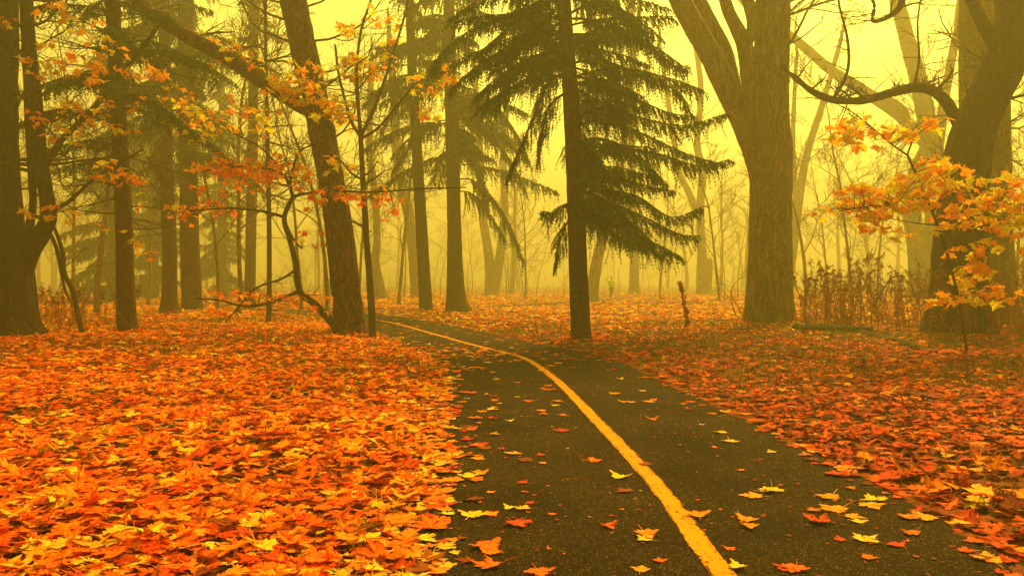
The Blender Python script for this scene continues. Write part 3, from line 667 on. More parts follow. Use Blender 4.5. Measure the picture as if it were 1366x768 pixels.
for lab, px, Y, L in (('hazy bushy spruce with boughs to the ground behind the mottled trunk', 150, 52, 3.6), ('hazy bushy spruce filling the gap between the two dim trunks', 205, 60, 4.4), ('faint small spruce left of the pale straight trunk', 296, 64, 2.8)):
    yb = HZ + H * F / Y
    conifer('spruce_tree', lab, [(px, yb, 14), (px, yb - 60, 12), (px, 250, 11), (px, 120, 8)], Y, 17, (0.8, 16.4), L, R, M_BARK_SPRUCE, nb=64, gap=0.3, nl=0.18, nw=0.045, step=0.14, lat=0.8, hang=0.7, sub=2, flare=0.1)

def deciduous(name, label, Y, stems, R, bark, crown=(), top=None, n=26, rough=0.04, flare=0.35, ridges=0.0, twig=None, auto=(), auto_lvl=2):
    """stems: traced polylines, first one is the trunk from the ground; crown: (px,py,dY, dx,dy,dz, length_m, radius_m, level)"""
    tm, cm = MB(), MB(); P, r, base = ground_trace(Y, stems[0]); tops = []
    if top: P, r = extend(P, r, top, 0.75)
    tube(tm, P, r, n, rough, flare, base[2], int(Y * 3), ridges); tops.append((P, r))
    root = thing(name, base, label, 'tree'); tm.obj('trunk', bark, root, base)
    for st in stems[1:]:
        q, s = trace(Y, st); thick = s[0] > 0.06
        if s[-1] > 0.09 and st[-1][1] < st[0][1] - 60:          # carry a thick limb on until it tapers out
            d = unit(q[-1] - q[-6]); L = 2.5 + 14 * s[-1]; t = np.linspace(0, 1, 12)[1:, None]
            q = np.vstack([q, q[-1] + d * L * t + np.array([0, 0, .12]) * L * t * t + 0.05 * L * np.sin(t * 5 + st[0][0]) * np.array([1, .6, 0])]); s = np.concatenate([s, s[-1] * (1 - 0.85 * t[:, 0])])
        lm = MB(); tube(lm, q, s, (24 if Y < 27 else 14) if thick else 7, rough * 1.2 if thick else 0, 0, 0, int(st[0][0]), ridges * .6 if thick else 0); lm.obj('limb', bark, root, base); tops.append((q, s))
    for (px, py, dY, dx, dy, dz, L, rad, lv) in crown: grow(cm, Pt(px, py, Y + dY), (dx, dy, dz), L, rad, lv, R)
    for (si, t0, t1, cnt, L, up, lv) in auto:
        Pq, rq = tops[si]
        for j in range(cnt):
            p, rr = at_frac(Pq, rq, t0 + (t1 - t0) * (j + R.random()) / cnt); az = R.uniform(0, 6.283)
            grow(cm, p, (math.cos(az), math.sin(az), up + R.normal(0, 0.2)), L * R.uniform(0.6, 1.2), min(rr * 0.45, 0.05) if rr > 0.02 else 0.008, lv, R, 0.2, 0.03)
    if cm.n: cm.obj('crown', twig or M_TWIG, root, base)
    return root, tops, base

# left edge maple with its forked limb
rootA, topsA, baseA = deciduous('maple_tree', 'massive dark maple trunk with a curved side limb, red weeds at its foot', 18.0,
    [[(12, 459, 74), (10, 420, 66), (8, 360, 64), (3, 300, 50), (0, 200, 42), (2, 80, 38), (3, 0, 36)], [(20, 370, 40), (38, 338, 26), (55, 312, 22), (65, 288, 20), (60, 250, 17), (53, 200, 16), (48, 130, 14), (40, 50, 12), (36, -40, 10)],
     [(32, 340, 12), (40, 300, 10), (44, 262, 9), (38, 180, 7), (34, 100, 6), (28, 0, 5)], [(60, 300, 6), (75, 330, 5), (85, 380, 4), (92, 400, 2)], [(56, 230, 8, 0), (80, 190, 7, .2), (120, 150, 6, .4), (170, 90, 5, .6), (215, 30, 4, .8)], [(60, 285, 7, 0), (90, 270, 6, -.2), (130, 235, 4, -.4), (190, 200, 3, -.5)]],
    R, M_BARK_DARK, top=12, n=64, flare=0.3, ridges=0.022, auto=[(1, .35, 1, 9, 1.8, .2, 2), (2, .3, 1, 6, 1.2, .2, 1), (4, .3, 1, 7, 1.0, .1, 1), (5, .3, 1, 5, .9, -.1, 1), (0, .45, .95, 8, 2.6, .3, 2)])
# dead leaning bough among the weeds
mbb = MB(); q, s = trace(18.8, [(112, 452, 7), (105, 425, 7), (98, 390, 6.5), (86, 365, 6.5), (84, 340, 6), (78, 318, 5), (70, 298, 4)]); tube(mbb, q, s, 8, 0.05)
grow(mbb, q[20], (0.5, 0.1, 0.3), 0.7, 0.012, 1, R); tag(mbb.obj('dead_bough', M_BARK_GREEN, None, q[0]), 'crooked dead bough propped upright among red weeds', 'branch')

# leaning brown tree left of the path, with its long diagonal limb
rootB, topsB, baseB = deciduous('leaning_tree', 'rough brown trunk leaning left with a long diagonal limb', 20.4,
    [[(468, 450, 40), (465, 420, 37), (458, 350, 36), (447, 270, 34), (438, 220, 33), (426, 160, 33), (413, 100, 33), (402, 50, 33), (391, 0, 34)], [(436, 172, 20), (420, 150, 20), (395, 138, 19), (355, 112, 19), (305, 78, 19), (245, 46, 18), (195, 12, 17), (160, -30, 15)]],
    R, M_BARK_BROWN, top=12, n=64, rough=0.04, flare=0.34, ridges=0.024,
    crown=[(432, 190, 0, 1, .2, .2, 2.2, .03, 2), (420, 130, 0, 1, -.3, .35, 2.6, .03, 2), (412, 100, 0, 1, .3, .2, 2.4, .03, 2), (405, 60, 0, 1, 0, .3, 2.6, .035, 2), (398, 30, 0, -1, -.2, .15, 2.8, .035, 2), (400, 60, 0, -1, .2, .05, 2.8, .035, 2), (410, 90, 0, -1, -.3, .0, 2.4, .03, 2), (395, 15, 0, 1, .2, .5, 2.6, .03, 2), (425, 150, 0, 1, .5, .1, 2.0, .025, 2), (452, 335, 0, -.5, -.3, 1, .9, .014, 1), (442, 250, 0, 1, -.2, .0, 1.2, .015, 1), (392, 8, 0, -1, .5, .4, 2.6, .03, 2), (385, -20, 0, 1, -.5, .3, 2.6, .03, 2)],
    auto=[(1, .15, .95, 12, 1.7, .15, 2)])
# slim green sapling
rootC, topsC, baseC = deciduous('sapling', 'slim green stemmed sapling forking below yellow leaves, beside leaning brown trunk', 20.0,
    [[(497, 449, 10), (496, 420, 10), (493, 370, 9), (489, 320, 8.5), (486, 270, 8), (483, 220, 7), (481, 180, 6.5)], [(481, 182, 6), (497, 150, 5, -.2), (512, 110, 4, -.3), (525, 70, 3.5, -.3), (540, 20, 3, -.4), (548, -20, 2.5, -.4)], [(481, 182, 5.5), (470, 165, 4.5, .2), (462, 140, 4, .3), (452, 100, 3.5, .4), (447, 60, 3, .5)], [(481, 180, 6), (478, 140, 5), (476, 90, 4), (482, 40, 3.5), (495, 0, 3)], [(482, 185, 4.5), (505, 170, 3.5, -.4), (530, 140, 3, -.6), (560, 108, 2.5, -.8), (600, 95, 2, -.9)], [(484, 240, 4), (470, 232, 3, -.2), (455, 215, 2.5, -.4)]],
    R, M_BARK_GREEN, n=12, flare=0.1, rough=0.03, auto=[(1, .3, 1, 6, .8, .2, 1), (2, .3, 1, 6, .8, .2, 1), (3, .2, 1, 6, .8, .2, 1), (4, .2, 1, 8, .7, .0, 1), (5, .2, 1, 3, .6, 0, 1), (0, .45, .9, 4, .9, .2, 1)])
# crooked small maple with red-orange leaves
rootD, topsD, baseD = deciduous('young_maple', 'crooked little maple with red orange leaves bending left of the leaning trunk', 19.6,
    [[(458, 452, 12), (450, 440, 12), (436, 422, 10.5), (418, 404, 9.5), (402, 392, 8.5), (396, 372, 8), (394, 350, 7.5), (386, 318, 7), (379, 292, 7), (386, 272, 6.5), (391, 262, 6)], [(391, 264, 5), (386, 248, 4.5), (378, 234, 4, -.1), (360, 226, 3.5, -.2), (330, 222, 3, -.4), (290, 225, 2.5, -.6), (262, 232, 2, -.7)], [(391, 262, 4.5), (410, 258, 3.5, .1), (440, 255, 3.5, -.3), (500, 256, 2.5, -.7), (560, 252, 2, -.9), (622, 250, 1.5, -1)], [(381, 290, 4.5), (350, 282, 3.5, -.2), (310, 278, 3, -.4), (270, 280, 2.5, -.5), (225, 284, 2, -.7)], [(378, 292, 4), (392, 320, 3, -.2), (403, 332, 2, -.3)], [(398, 388, 5), (380, 396, 4, -.2), (355, 405, 3.5, -.4), (325, 408, 3, -.6), (290, 400, 2.5, -.7), (262, 398, 2, -.8)], [(394, 360, 4), (375, 372, 3, -.1), (340, 385, 2.5, -.3), (318, 410, 2, -.4), (300, 430, 1.5, -.5)], [(386, 248, 4), (392, 220, 3, .1), (402, 200, 2.5, .2), (430, 190, 2, .3)], [(378, 236, 3.5), (365, 215, 3), (345, 195, 2.5), (312, 178, 2)]],
    R, M_BARK_DARK, n=10, flare=0.05, rough=0.05, auto=[(1, .1, 1, 14, .7, .1, 1), (2, .1, 1, 16, .6, 0, 1), (3, .1, 1, 14, .7, 0, 1), (5, .1, 1, 14, .7, .05, 1), (6, .1, 1, 9, .6, -.1, 1), (7, .2, 1, 6, .6, .2, 1), (8, .2, 1, 6, .6, .2, 1)])
# thin pole tree
deciduous('sapling', 'very thin straight sapling in front of the pale conifer trunk', 25.0, [[(358, 436, 8), (359, 400, 7), (359, 300, 6.5), (357, 200, 6), (355, 100, 5), (354, 0, 4)]], R, M_BARK_SPRUCE, n=8, flare=0.1, rough=0.02, top=10, auto=[(0, .3, 1, 18, 1.2, .0, 1)])
# great maple right of the path
deciduous('maple_tree', 'great maple with smooth olive trunk splitting into several rising limbs', 24.7,
    [[(1028, 438, 60), (1027, 420, 58), (1027, 350, 55), (1028, 260, 54), (1028, 200, 56), (1027, 160, 50), (1028, 110, 46), (1030, 60, 44), (1031, 0, 44)], [(1018, 245, 30), (1008, 205, 32), (990, 160, 32), (967, 112, 31), (943, 65, 29), (920, 25, 28), (903, -10, 27), (880, -60, 24)], [(1000, 175, 20, .2), (980, 120, 20, .5), (968, 70, 18, .8), (948, 30, 17, 1.0), (928, -10, 16, 1.2), (905, -60, 14, 1.4)], [(1012, 200, 26, -.2), (1002, 120, 23, -.4), (994, 65, 21, -.5), (984, 40, 18, -.6), (972, 15, 16, -.7), (962, -20, 15, -.8), (950, -70, 13, -.9)], [(996, 60, 14, -.5), (1004, 35, 14, -.4), (1000, 10, 15, -.3), (992, -20, 15, -.2), (985, -60, 13, 0)]],
    R, M_BARK_MAPLE, top=13, n=72, rough=0.03, flare=0.26, ridges=0.020, twig=M_TWIG_PALE, auto=[(0, .7, 1, 8, 3, .4, 2), (1, .6, 1, 6, 3, .4, 2), (2, .6, 1, 5, 3, .4, 2), (3, .6, 1, 5, 3, .4, 2)])
# dark bent maple at the right
rootE, topsE, baseE = deciduous('maple_tree', 'dark maple trunk bending right with a long curved bough, among dry reeds', 19.6,
    [[(1278, 452, 84), (1279, 400, 70), (1281, 340, 66), (1284, 280, 62), (1288, 230, 58), (1296, 185, 54), (1313, 140, 50), (1333, 100, 50), (1349, 60, 48), (1354, 20, 46), (1352, -20, 44)], [(1285, 175, 18), (1272, 152, 16), (1262, 136, 14), (1245, 122, 13), (1222, 117, 12), (1190, 124, 11), (1150, 134, 10), (1110, 133, 9), (1080, 120, 7), (1062, 104, 5), (1050, 95, 3), (1044, 86, 2)], [(1112, 131, 5), (1125, 110, 4.5), (1132, 85, 4), (1130, 50, 3.5), (1120, 10, 3), (1117, -20, 2.5)], [(1218, 118, 3), (1226, 80, 3, .2), (1224, 30, 2.5, .4), (1232, -20, 2, .5)], [(1330, 70, 16, -.2), (1300, 10, 14, -.5), (1270, -40, 12, -.8), (1215, -20, 9, -1), (1200, 10, 7, -1), (1180, 25, 5, -1.1), (1164, 27, 4, -1.2), (1166, 5, 3, -1.2), (1150, -20, 2, -1.3)]],
    R, M_BARK_DARK, top=12, n=72, rough=0.04, flare=0.2, ridges=0.026, auto=[(1, .25, .95, 16, .9, .25, 2), (2, .2, 1, 7, .7, .1, 1), (3, .2, 1, 7, .8, 0, 1), (4, .4, 1, 9, .9, -.1, 2), (0, .5, .75, 6, 1.4, .0, 1)])
deciduous('maple_tree', 'broad grey green trunk standing straight behind the dark bent maple', 26.0,
    [[(1318, 433, 76), (1317, 400, 68), (1315, 300, 62), (1314, 200, 60), (1313, 100, 60), (1312, 0, 58)]], R, M_BARK_MAPLE, top=14, n=64, rough=0.02, flare=0.16, ridges=0.016, twig=M_TWIG_PALE, auto=[(0, .25, .6, 12, 2.0, -.05, 2), (0, .6, 1, 7, 3.0, .3, 2)])

# hazier trees traced farther back
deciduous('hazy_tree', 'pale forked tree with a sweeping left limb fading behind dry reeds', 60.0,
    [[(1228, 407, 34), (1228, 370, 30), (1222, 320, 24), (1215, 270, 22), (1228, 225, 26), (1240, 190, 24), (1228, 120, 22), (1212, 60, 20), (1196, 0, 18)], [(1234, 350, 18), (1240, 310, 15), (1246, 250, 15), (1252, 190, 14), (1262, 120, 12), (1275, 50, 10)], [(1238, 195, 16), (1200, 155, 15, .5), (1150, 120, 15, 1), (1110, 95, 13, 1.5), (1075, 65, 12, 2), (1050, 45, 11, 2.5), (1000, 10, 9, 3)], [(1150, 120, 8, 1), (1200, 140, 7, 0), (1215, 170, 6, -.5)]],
    R, M_BARK_FOG_TINT, top=20, n=16, flare=0.1, twig=M_TWIG_FAR, auto=[(0, .4, 1, 9, 5, .4, 2), (1, .4, 1, 6, 4, .4, 2), (2, .2, 1, 8, 4, .4, 2)])
deciduous('hazy_tree', 'pale leaning tree rising from behind the spruce trunk', 58.0, [[(790, 408, 17), (790, 390, 17), (796, 350, 15), (808, 300, 13), (820, 250, 11), (832, 190, 10), (838, 120, 9), (850, 40, 8)]], R, M_BARK_FOG_TINT, top=18, n=14, twig=M_TWIG_FAR, flare=0.2, auto=[(0, .45, 1, 10, 4, .4, 2)])
deciduous('hazy_tree', 'pale tree with a broken stub and fork right of the spruce', 82.0, [[(940, 402, 20), (938, 370, 18), (936, 330, 12), (934, 280, 11), (937, 230, 11), (930, 190, 9), (935, 120, 8), (925, 40, 7)], [(943, 385, 12), (945, 365, 11), (946, 346, 10)], [(936, 300, 9), (920, 260, 9, .5), (905, 225, 8, 1), (895, 160, 7, 1.5), (880, 60, 5, 2)]], R, M_BARK_FOG_TINT, top=20, n=12, twig=M_TWIG_FAR, flare=0.2, auto=[(0, .4, 1, 10, 5, .4, 2), (2, .4, 1, 5, 3.5, .4, 2)])
deciduous('hazy_tree', 'plain pale trunk standing behind the jogging person', 84.0, [[(846, 399, 15), (846, 370, 13), (846, 320, 12), (844, 240, 10), (842, 100, 8), (842, 0, 7)]], R, M_BARK_FOG_TINT, top=22, n=12, twig=M_TWIG_FAR, flare=0.2, auto=[(0, .35, 1, 10, 5, .4, 2)])
deciduous('hazy_tree', 'pale curving trunk between the sapling and slender conifer', 66.0, [[(556, 404, 16), (555, 380, 15), (551, 330, 15), (546, 290, 15), (535, 240, 14), (529, 200, 13), (526, 140, 11), (520, 60, 9)]], R, M_BARK_FOG_TINT, top=18, n=14, twig=M_TWIG_FAR, flare=0.2, auto=[(0, .5, 1, 9, 4.5, .4, 2)])
deciduous('hazy_tree', 'pale bent trunk with swollen middle close behind the slim sapling', 64.0, [[(508, 406, 18), (505, 380, 15), (500, 350, 13), (503, 320, 10), (500, 260, 10), (493, 200, 9), (495, 100, 8)]], R, M_BARK_FOG_TINT, top=17, n=14, twig=M_TWIG_FAR, flare=0.3, auto=[(0, .5, 1, 9, 4.5, .4, 2)])
deciduous('hazy_tree', 'faint twin stemmed tree right of the stout flared conifer', 80.0, [[(656, 402, 22), (656, 385, 18), (652, 340, 13), (643, 280, 11), (640, 200, 9), (632, 80, 7)], [(660, 388, 13), (667, 340, 12), (673, 280, 11), (672, 200, 9), (680, 80, 7)]], R, M_BARK_FOG_TINT, top=19, n=12, twig=M_TWIG_FAR, flare=0.2, auto=[(0, .4, 1, 8, 4, .4, 2), (1, .5, 1, 7, 4, .4, 2)])
deciduous('hazy_tree', 'faint slanting tree just right of the great maple trunk', 74.0, [[(1048, 403, 12), (1052, 380, 11), (1060, 320, 11), (1068, 250, 11), (1078, 200, 10), (1100, 130, 8), (1120, 60, 6)], [(1064, 290, 8), (1060, 240, 7), (1058, 180, 6), (1062, 80, 5)]], R, M_BARK_FOG_TINT, top=18, n=12, twig=M_TWIG_FAR, flare=0.2, auto=[(0, .4, 1, 9, 4, .4, 2), (1, .3, 1, 5, 3, .4, 2)])

# -- far bare trees and saplings: prototypes, copied with their parts
def proto_tree(h, r, R, lv, nb):
    tm, cm = MB(), MB(); P = [np.array([0, 0, -0.3])]; d = np.array([0, 0, 1.0])
    for i in range(10): d = unit(d + R.normal(0, 0.06, 3)); P.append(P[-1] + d * h / 10)
    P = catmull(P, 3); rr = np.linspace(r, r * 0.15, len(P)); tube(tm, P, rr, 8, 0.03, 0.2, 0)
    for j in range(nb):
        t = 0.22 + 0.76 * (j + R.random()) / nb; p, r1 = at_frac(P, rr, t); az = R.uniform(0, 6.283)
        grow(cm, p, (math.cos(az), math.sin(az), 0.7), h * 0.28 * (1.15 - 0.7 * t) * R.uniform(.7, 1.2), max(r1 * 0.45, 0.012), lv, R, 0.16, 0.05, (6, 5, 4), (0.45, 0.9), None, 0.010)
    return tm.mesh('trunk', M_BARK_FOG_TINT), cm.mesh('crown', M_TWIG_FAR)
R2 = np.random.default_rng(77)
PT = [proto_tree(17, 0.26, R2, 2, 14) for _ in range(3)]; PS = [proto_tree(8.5, 0.055, R2, 1, 15) for _ in range(4)]
def place_far(name, pr, x, y, s, label, group):
    b = (x, y, gz1(x, y)); o = thing(name, b, label, 'tree', group); o.rotation_euler[2] = R2.uniform(0, 6.28); o.scale = (s, s, s)
    for nm, me in zip(('trunk', 'crown'), pr): inst(nm, me, o, (0, 0, 0))
k = 0
while k < 34:
    y = R2.uniform(85, 150); px = R2.uniform(-60, 1430); x = (px - CXP) * y / F
    if float(edge_dist(np.array([x]), np.array([y]))[0][0]) < 2.5: continue
    place_far('bare_tree', PT[k % 3], x, y, R2.uniform(0.95, 1.3), 'tall bare tree almost lost in the fog of the far wood', 'bare trees in the far fog'); k += 1
k = 0
while k < 60:
    y = R2.uniform(62, 115); px = R2.uniform(330, 1400); x = (px - CXP) * y / F
    if float(edge_dist(np.array([x]), np.array([y]))[0][0]) < 2.5: continue
    place_far('thin_sapling', PS[k % 4], x, y, R2.uniform(0.6, 1.3), 'thin bare sapling standing in the foggy clearing', 'thin bare saplings in the fog'); k += 1

PM = [proto_tree(12, 0.085, R2, 2, 17) for _ in range(3)]
for i, (px, y) in enumerate([(28, 33), (95, 38), (128, 29), (196, 44), (290, 36), (318, 30), (402, 40), (436, 33), (478, 45), (530, 47), (700, 62), (880, 60), (960, 52), (1075, 41), (1105, 58), (1140, 38), (1172, 50), (1262, 40), (1352, 36), (1362, 47)]):
    place_far('twiggy_tree', PM[i % 3], (px - CXP) * y / F, y, R2.uniform(0.9, 1.35), 'slim bare tree with a net of fine twigs among the larger trunks', 'slim twiggy trees among the trunks')

# -- leaves still hanging on the young maples
def hang_leaves(root, base, clusters, Y, R, LM, weights, size, twig_from, spread_y=0.5, mult=1.5):
    tm = MB(); rest = []; cap = 290; todo = sum(max(1, round(c[4] * mult / 3)) for c in clusters) * 3; S = np.vstack([a[0] for a in twig_from]); n = 0
    for (px, py, rx, ry, cnt) in clusters:
        for c in range(max(1, round(cnt * mult / 3))):
            q = Pt(px + R.uniform(-1.25, 1.25) * rx, py + R.uniform(-1.25, 1.25) * ry, Y) + np.array([0, R.normal(0, spread_y), 0])
            j = int(np.argmin(np.linalg.norm(S - q, axis=1))); a = S[j]
            out = unit(q - a + np.array([0, 0, 0.01])); mid = (a + q) / 2 + np.array([0, 0, 0.06]) + R.normal(0, 0.03, 3)
            C = bezier3(a, mid, q, 7); tube(tm, C, np.linspace(0.006, 0.0025, 7), 4, cap=False)
            for l in range(3):
                t = R.uniform(0.72, 1.0); i = min(int(t * 6), 5); p = C[i] + (C[i + 1] - C[i]) * (t * 6 - i)
                yaw = R.uniform(0, 6.283); s = size * R.uniform(0.7, 1.25); pitch = -R.uniform(0.15, 1.0)
                k = PK[R.choice(5, p=weights)]
                from mathutils import Euler, Matrix, Vector
                M = Matrix.Rotation(yaw, 3, 'Z') @ Matrix.Rotation(pitch, 3, 'X') @ Matrix.Rotation(R.normal(0, 0.35), 3, 'Y')
                at = M @ Vector((0.09, -0.91, 0)) * s                # stem end of the leaf sits on the twig
                me = LM[k][R.integers(len(LM[k]))]; lo = p - base - np.array(at)
                if n < cap and R.random() < cap / todo * 1.04: inst('leaf', me, root, tuple(lo), M.to_euler(), s); n += 1
                else: rest.append((me, np.array(M) * s, lo))
    tag(tm.obj('twigs', M_TWIG, root, base), kind='stuff')
    if rest:
        fm = MB(); cache = {}
        for me, M, lo in rest:
            if me.name not in cache:
                nv = len(me.vertices); co = np.zeros(nv * 3, np.float32); me.vertices.foreach_get('co', co); vi = np.zeros(len(me.loops), np.int32); me.loops.foreach_get('vertex_index', vi)
                tc = np.zeros(nv * 4, np.float32); me.attributes['tint'].data.foreach_get('color', tc); lv = np.zeros(nv * 3, np.float32); me.attributes['leafpos'].data.foreach_get('vector', lv)
                cache[me.name] = (co.reshape(-1, 3), vi.reshape(-1, 3), tc.reshape(-1, 4)[:, :3], lv.reshape(-1, 3))
            co, vi, tc, lv = cache[me.name]; fm.add(co @ M.T + lo + base, None, vi, tc, lv)
        tag(fm.obj('foliage', M_LEAF_T, root, base), kind='stuff')
    return n
R3 = np.random.default_rng(99); LH = leaf_meshes(M_LEAF_T, 0.30, False, R3, 6, gain=(1.12, 1.55, 1))
# crooked maple: red-orange
hang_leaves(rootD, baseD, [(300, 222, 34, 10, 40), (345, 228, 34, 9, 45), (375, 215, 20, 12, 20), (330, 240, 30, 10, 25), (280, 268, 22, 16, 25), (250, 290, 16, 14, 10), (400, 235, 18, 14, 12), (450, 258, 30, 8, 20), (505, 262, 26, 8, 22), (520, 285, 14, 10, 6), (330, 395, 30, 10, 14), (375, 402, 18, 8, 8), (290, 405, 18, 10, 8), (425, 400, 20, 10, 6), (405, 300, 16, 26, 6)], 19.2, R3, LH, (.04, .36, .56, .04, 0), 0.13, topsD, 0.5, 2.9)
# sapling: yellow
hang_leaves(rootC, baseC, [(395, 118, 24, 12, 25), (445, 140, 22, 12, 22), (470, 85, 22, 14, 16), (500, 78, 20, 12, 12), (520, 40, 14, 14, 8), (570, 108, 16, 8, 10), (600, 92, 10, 10, 6), (440, 220, 14, 10, 6), (470, 30, 20, 14, 8), (578, 145, 10, 8, 5)], 19.7, R3, LH, (.55, .36, .09, 0, 0), 0.18, topsC, 0.5, 2.8)
# leaning tree: yellow spray where the limb leaves the trunk
hang_leaves(rootB, baseB, [(385, 110, 20, 12, 30), (415, 95, 16, 14, 18), (440, 145, 18, 12, 20), (360, 165, 20, 12, 10), (300, 65, 18, 14, 8), (340, 70, 14, 12, 6), (270, 170, 26, 14, 25), (320, 150, 18, 12, 12), (240, 150, 18, 14, 15)], 20.0, R3, LH, (.5, .42, .08, 0, 0), 0.17, topsB, 0.5, 2.8)
# edge maple: amber
hang_leaves(rootA, baseA, [(120, 30, 20, 14, 8), (100, 10, 16, 10, 5), (130, 85, 18, 16, 10), (150, 75, 14, 10, 8), (155, 120, 14, 14, 8), (190, 90, 16, 10, 10), (70, 75, 18, 12, 8), (45, 88, 12, 12, 6), (150, 155, 10, 10, 6), (105, 135, 12, 10, 6), (85, 155, 18, 10, 10), (95, 175, 10, 10, 6), (150, 230, 12, 10, 6), (170, 238, 14, 8, 8), (60, 280, 14, 10, 5), (8, 40, 8, 20, 5), (190, 330, 20, 12, 6), (120, 300, 20, 10, 5), (230, 280, 14, 10, 6)], 17.5, R3, LH, (.25, .60, .15, 0, 0), 0.165, topsA, 0.5, 2.7)

# young maple at the right, golden leaves near the reeds
rootF, topsF, baseF = deciduous('young_maple', 'slender young maple with big golden leaves in front of dark bent trunk', 14.0,
    [[(1290, 481, 4), (1286, 440, 4), (1272, 370, 4), (1256, 315, 3.8), (1245, 285, 3.8), (1234, 260, 4), (1222, 232, 3.5), (1210, 206, 3)], [(1210, 207, 2.5), (1190, 193, 2.2, -.1), (1165, 172, 2, -.2), (1140, 152, 1.6, -.3), (1118, 140, 1.2, -.4)], [(1210, 207, 2.5), (1217, 188, 2.2, .2), (1223, 165, 1.6, .3)], [(1233, 264, 2.5), (1205, 268, 2, -.3), (1160, 275, 1.6, -.5), (1120, 282, 1.2, -.7)], [(1243, 285, 2.5), (1265, 255, 2.5, -.2), (1300, 250, 2, -.4), (1335, 260, 1.6, -.6)], [(1262, 335, 3), (1300, 305, 2.5, -.2), (1340, 298, 2, -.4), (1385, 300, 1.5, -.5)], [(1270, 365, 2.5), (1290, 350, 2, -.3), (1310, 345, 1.5, -.4)], [(1280, 410, 2.5), (1300, 395, 2, -.3), (1320, 385, 1.5, -.5)], [(1250, 300, 2), (1225, 298, 1.6, .2), (1190, 292, 1.2, .3)]],
    R3, M_TWIG, n=8, flare=0, rough=0.02, auto=[(1, .2, 1, 4, .25, .1, 1), (3, .2, 1, 5, .3, 0, 1), (4, .2, 1, 4, .3, 0, 1), (5, .2, 1, 5, .3, 0, 1)])
hang_leaves(rootF, baseF, [(1125, 175, 18, 10, 12), (1160, 180, 20, 10, 12), (1215, 165, 16, 10, 10), (1235, 170, 12, 8, 8), (1140, 255, 22, 12, 20), (1165, 275, 22, 12, 22), (1190, 255, 18, 12, 15), (1105, 275, 10, 5, 5), (1215, 240, 20, 14, 20), (1250, 218, 16, 10, 12), (1230, 262, 16, 12, 12), (1280, 240, 22, 12, 20), (1300, 262, 16, 10, 12), (1270, 285, 18, 10, 12), (1320, 290, 18, 12, 15), (1345, 260, 14, 12, 12), (1350, 300, 18, 12, 15), (1290, 330, 16, 8, 10), (1305, 350, 12, 8, 8), (1310, 375, 14, 6, 10), (1280, 392, 16, 6, 12), (1340, 390, 10, 8, 5), (1325, 330, 10, 8, 5), (1360, 240, 10, 8, 6), (1180, 310, 16, 8, 5), (1218, 312, 8, 6, 3)], 13.8, R3, LH, (.45, .54, .01, 0, 0), 0.175, topsF, 0.35, 2.5)

# leaves drifted against the trunks
def drift():
    R = np.random.default_rng(17); m = MB()
    for b, r, n in ((topsA[0][0][0], .62, 150), (topsB[0][0][0], .42, 150), (Pt(776, 458, 18.3), .30, 110), (Pt(1028, 438, 24.7), .78, 150), (Pt(171, 453, 19.3), .26, 100), (topsE[0][0][0], .80, 150), (Pt(612, 419, 36), .5, 60), (Pt(569, 418, 37), .36, 50)):
        a = R.uniform(0, 6.283, n); d = np.abs(R.normal(0, .22, n)); x, y = b[0] + np.cos(a) * (r + d), b[1] + np.sin(a) * (r + d)
        z = gz(x, y) + .03 + .14 * np.exp(-d / .16) * R.random(n); c, _ = pick_cols(n, (8, 28, 42, 15, 9), R)
        leaves_mesh(m, np.stack([x, y, z], -1), R.uniform(.10, .17, n), R.uniform(0, 6.283, n), R.normal(0, .35, n), R.normal(0, .35, n), R.normal(0, .3, (n, 3)), c, 1, R)
    tag(m.obj('leaf_drift', M_LEAF_G), 'fallen maple leaves heaped against the feet of the trunks', 'leaf litter', kind='stuff')
drift()

# ------------------------------------------------------------------ dry weeds
def weed_mesh(R, h, heads, leafy):
    m = MB(); d = np.array([R.normal(0, .08), R.normal(0, .08), 1.0]); a = np.zeros(3) - [0, 0, .05]; b = d * h * .6; c = d * h + np.array([R.normal(0, .12), R.normal(0, .12), 0]) * h
    C = bezier3(a, b, c, 8); tube(m, C, np.linspace(.007, .003, 8), 3, cap=False)
    S, D, L = [], [], []
    for i in range(heads):
        t = R.uniform(.62, 1); j = min(int(t * 7), 6); p = C[j] + (C[j + 1] - C[j]) * (t * 7 - j); az = R.uniform(0, 6.28)
        S.append(p); D.append(unit([math.cos(az) * .55, math.sin(az) * .55, 1])); L.append(h * R.uniform(.05, .12))
    for i in range(leafy):
        t = R.uniform(.1, .8); j = min(int(t * 7), 6); p = C[j] + (C[j + 1] - C[j]) * (t * 7 - j); az = R.uniform(0, 6.28)
        S.append(p); D.append(unit([math.cos(az), math.sin(az), .8])); L.append(R.uniform(.06, .13))
    needles(m, S, D, L, R, .016, .028, .0055, .95, 3); return m.mesh('dry_weed', M_WEED, False)
R4 = np.random.default_rng(31); WM = [weed_mesh(R4, R4.uniform(.75, 1.2), int(R4.integers(9, 16)), int(R4.integers(12, 20))) for _ in range(9)]
